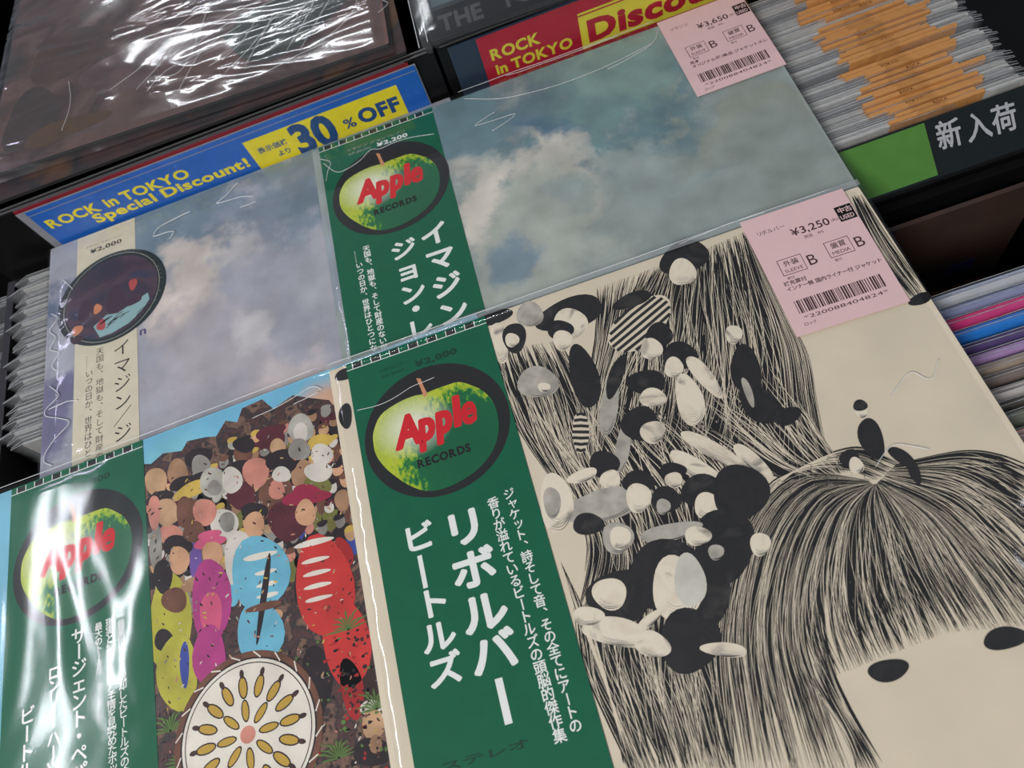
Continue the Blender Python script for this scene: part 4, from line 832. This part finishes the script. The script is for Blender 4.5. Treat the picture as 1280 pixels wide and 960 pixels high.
p.vtext('ジャケット、詩そして音、その全てにアートの', 83.3, -106.5, -217.5, 6.1, WHITE, z, .012, 85.2)
p.vtext('香りが溢れているビートルズの頭脳的傑作集', 74.4, -108.5, -219.5, 6.3, WHITE, z, .012, 77.4)
p.text('ステレオ', 22, -220.0, 4.2, DKGREEN, z, .02, 42)
p.build('obi_lettering', o)
sleeve(a4, -1.6, 314.6, -317, 4.5, FILM, lift=1.05, seed=13.7)
price_tag(a4, 246.8, 2.2, 57.6, 77.5, 'リボルバー', '¥3,250', '補充票付', 'インナー無 国内ライナー付 ジャケット', Z0 + 1.4, math.radians(-.9))
for pts in ([(-1.2, 3.6), (60, 3.8), (110, 3.4), (200, 3.6), (245, 4.2), (300, 3.8)], [(212, 2.2), (240, 4.2), (262, 3.4)], [(13, -32), (30, -33), (46, -29), (60, -28)], [(272, -120), (285, -112), (292, -118), (300, -110)], [(250, -150), (262, -143), (275, -150)]):
    crease_glint(a4, pts, Z0 + 1.3, .3)
q = Print(); q.poly([(-1.2, 0), (96, 0), (96, 4.2), (-1.2, 4.2)], HAZE, Z0 + 1.15); q.poly([(96, 0.2), (314, .2), (314, 4.2), (96, 4.2)], HAZE, Z0 + 1.15)
q.build('sleeve_flap', a4)

# ---- rear albums
U1 = album('large blurred brown and green album in crumpled plastic, top left', -.1935, .5365, -4.0, .0500)
ART1 = mottled('brown_painting_print', [(44, 48, 44), (84, 56, 50), (108, 80, 76), (60, 38, 34), (98, 72, 70), (46, 54, 50)], 7, .5, 4, 1.5)
jacket(U1, 304, 308, ART1, edge=SOFTBLACK)
p = Print()
for (x, yy, rx, ry, c_) in ((60, -200, 40, 26, (76, 49, 41)), (230, -250, 45, 30, (51, 62, 56)), (130, -240, 60, 24, (96, 72, 73)), (30, -260, 22, 30, (60, 46, 40)), (280, -180, 20, 40, (44, 60, 52)), (190, -190, 36, 22, (73, 54, 51)), (60, -285, 34, 10, (88, 60, 30))):
    p.ell(x, yy, rx, ry * .3, -rx * .2, ry, mottled('painting_patch_%d_%d' % (c_[0], c_[1]), [tuple(v * .8 for v in c_), c_, tuple(min(255, v * 1.15) for v in c_)], 40, .5), Z0 + .05 + .01 * p.f.__len__(), 26, .12)
p.build('cover_print', U1)
sleeve(U1, -8, 306, -316, 5, film('crumpled_rear_film', bump=1.0, scale=7, stretch=(.8, 2.0, 1), milk=.02, rough=.13, refl=2.4, dist=.006), lift=1.0, seed=21.0, wob=.9)
for pts in ([(300, -200), (303, -225), (299, -245), (303, -262), (308, -270), (300, -276)], [(150, -250), (180, -236), (214, -226), (250, -222)], [(126, -277), (140, -262), (170, -254), (212, -246)], [(96, -262), (120, -248), (150, -232), (196, -222), (240, -214)], [(210, -300), (240, -292), (262, -288)], [(60, -236), (64, -262), (60, -288)], [(120, -230), (160, -210), (200, -200)]) + tuple([(120 + 14 * i_ + R.uniform(-5, 5), -292 + R.uniform(0, 40)), (140 + 14 * i_, -262 + R.uniform(-8, 20)), (160 + 13 * i_, -230 + R.uniform(-20, 30))] for i_ in range(11)):
    crease_glint(U1, pts, Z0 + 1.7, .28)
U0 = album('dark red-brown album lying beneath the blurred brown one', -.2080, .5170, -1.0, .0455)
jacket(U0, 311, 311, edge=SOFTBLACK, top_mat=mottled('dark_reddish_print', [(30, 24, 26), (62, 36, 34), (26, 26, 30), (84, 54, 32)], 14, .5, 3, 1.0))
U2 = album('dark album lettered THE K with a blue-grey picture area', .1290, .5065, -2.6, .0500)
jacket(U2, 313, 313, edge=SOFTBLACK, top_mat=mottled('dark_slate_print', [(30, 34, 40), (44, 54, 60), (26, 28, 32)], 10, .45))
p = Print()
p.rect(6, -280, 300, -20, mottled('blue_grey_picture_print', [(60, 80, 90), (96, 116, 122), (48, 66, 78)], 18, .4), Z0 + .05)
p.rect(0.5, -312, 312, -284, paint('black_title_band', (26, 26, 30), .4), Z0 + .06)
p.build('cover_print', U2)
p = Print(); p.text('THE', 8.5, -306.5, 22, paint('dim_grey_title', (78, 80, 82), .4), Z0 + .12, .04, 30); p.text('KI', 52, -305.5, 22, paint('dim_grey_title', (78, 80, 82), .4), Z0 + .12, .0, 24)
p.build('title_lettering', U2)
sleeve(U2, -9, 317, -317, 5, film('rear_film', bump=.4, scale=12, milk=.02, rough=.12, refl=1.2), lift=1.0, seed=31.0, wob=.4)
for pts in ([(-8.5, -20), (-8, -120), (-8.5, -240), (-8, -315)], [(-1.5, -20), (-1, -150), (-1.8, -312)]):
    crease_glint(U2, pts, Z0 + .5, .5, 'sleeve_seam')

bpy.data.objects.remove(_to); bpy.data.curves.remove(_tc)
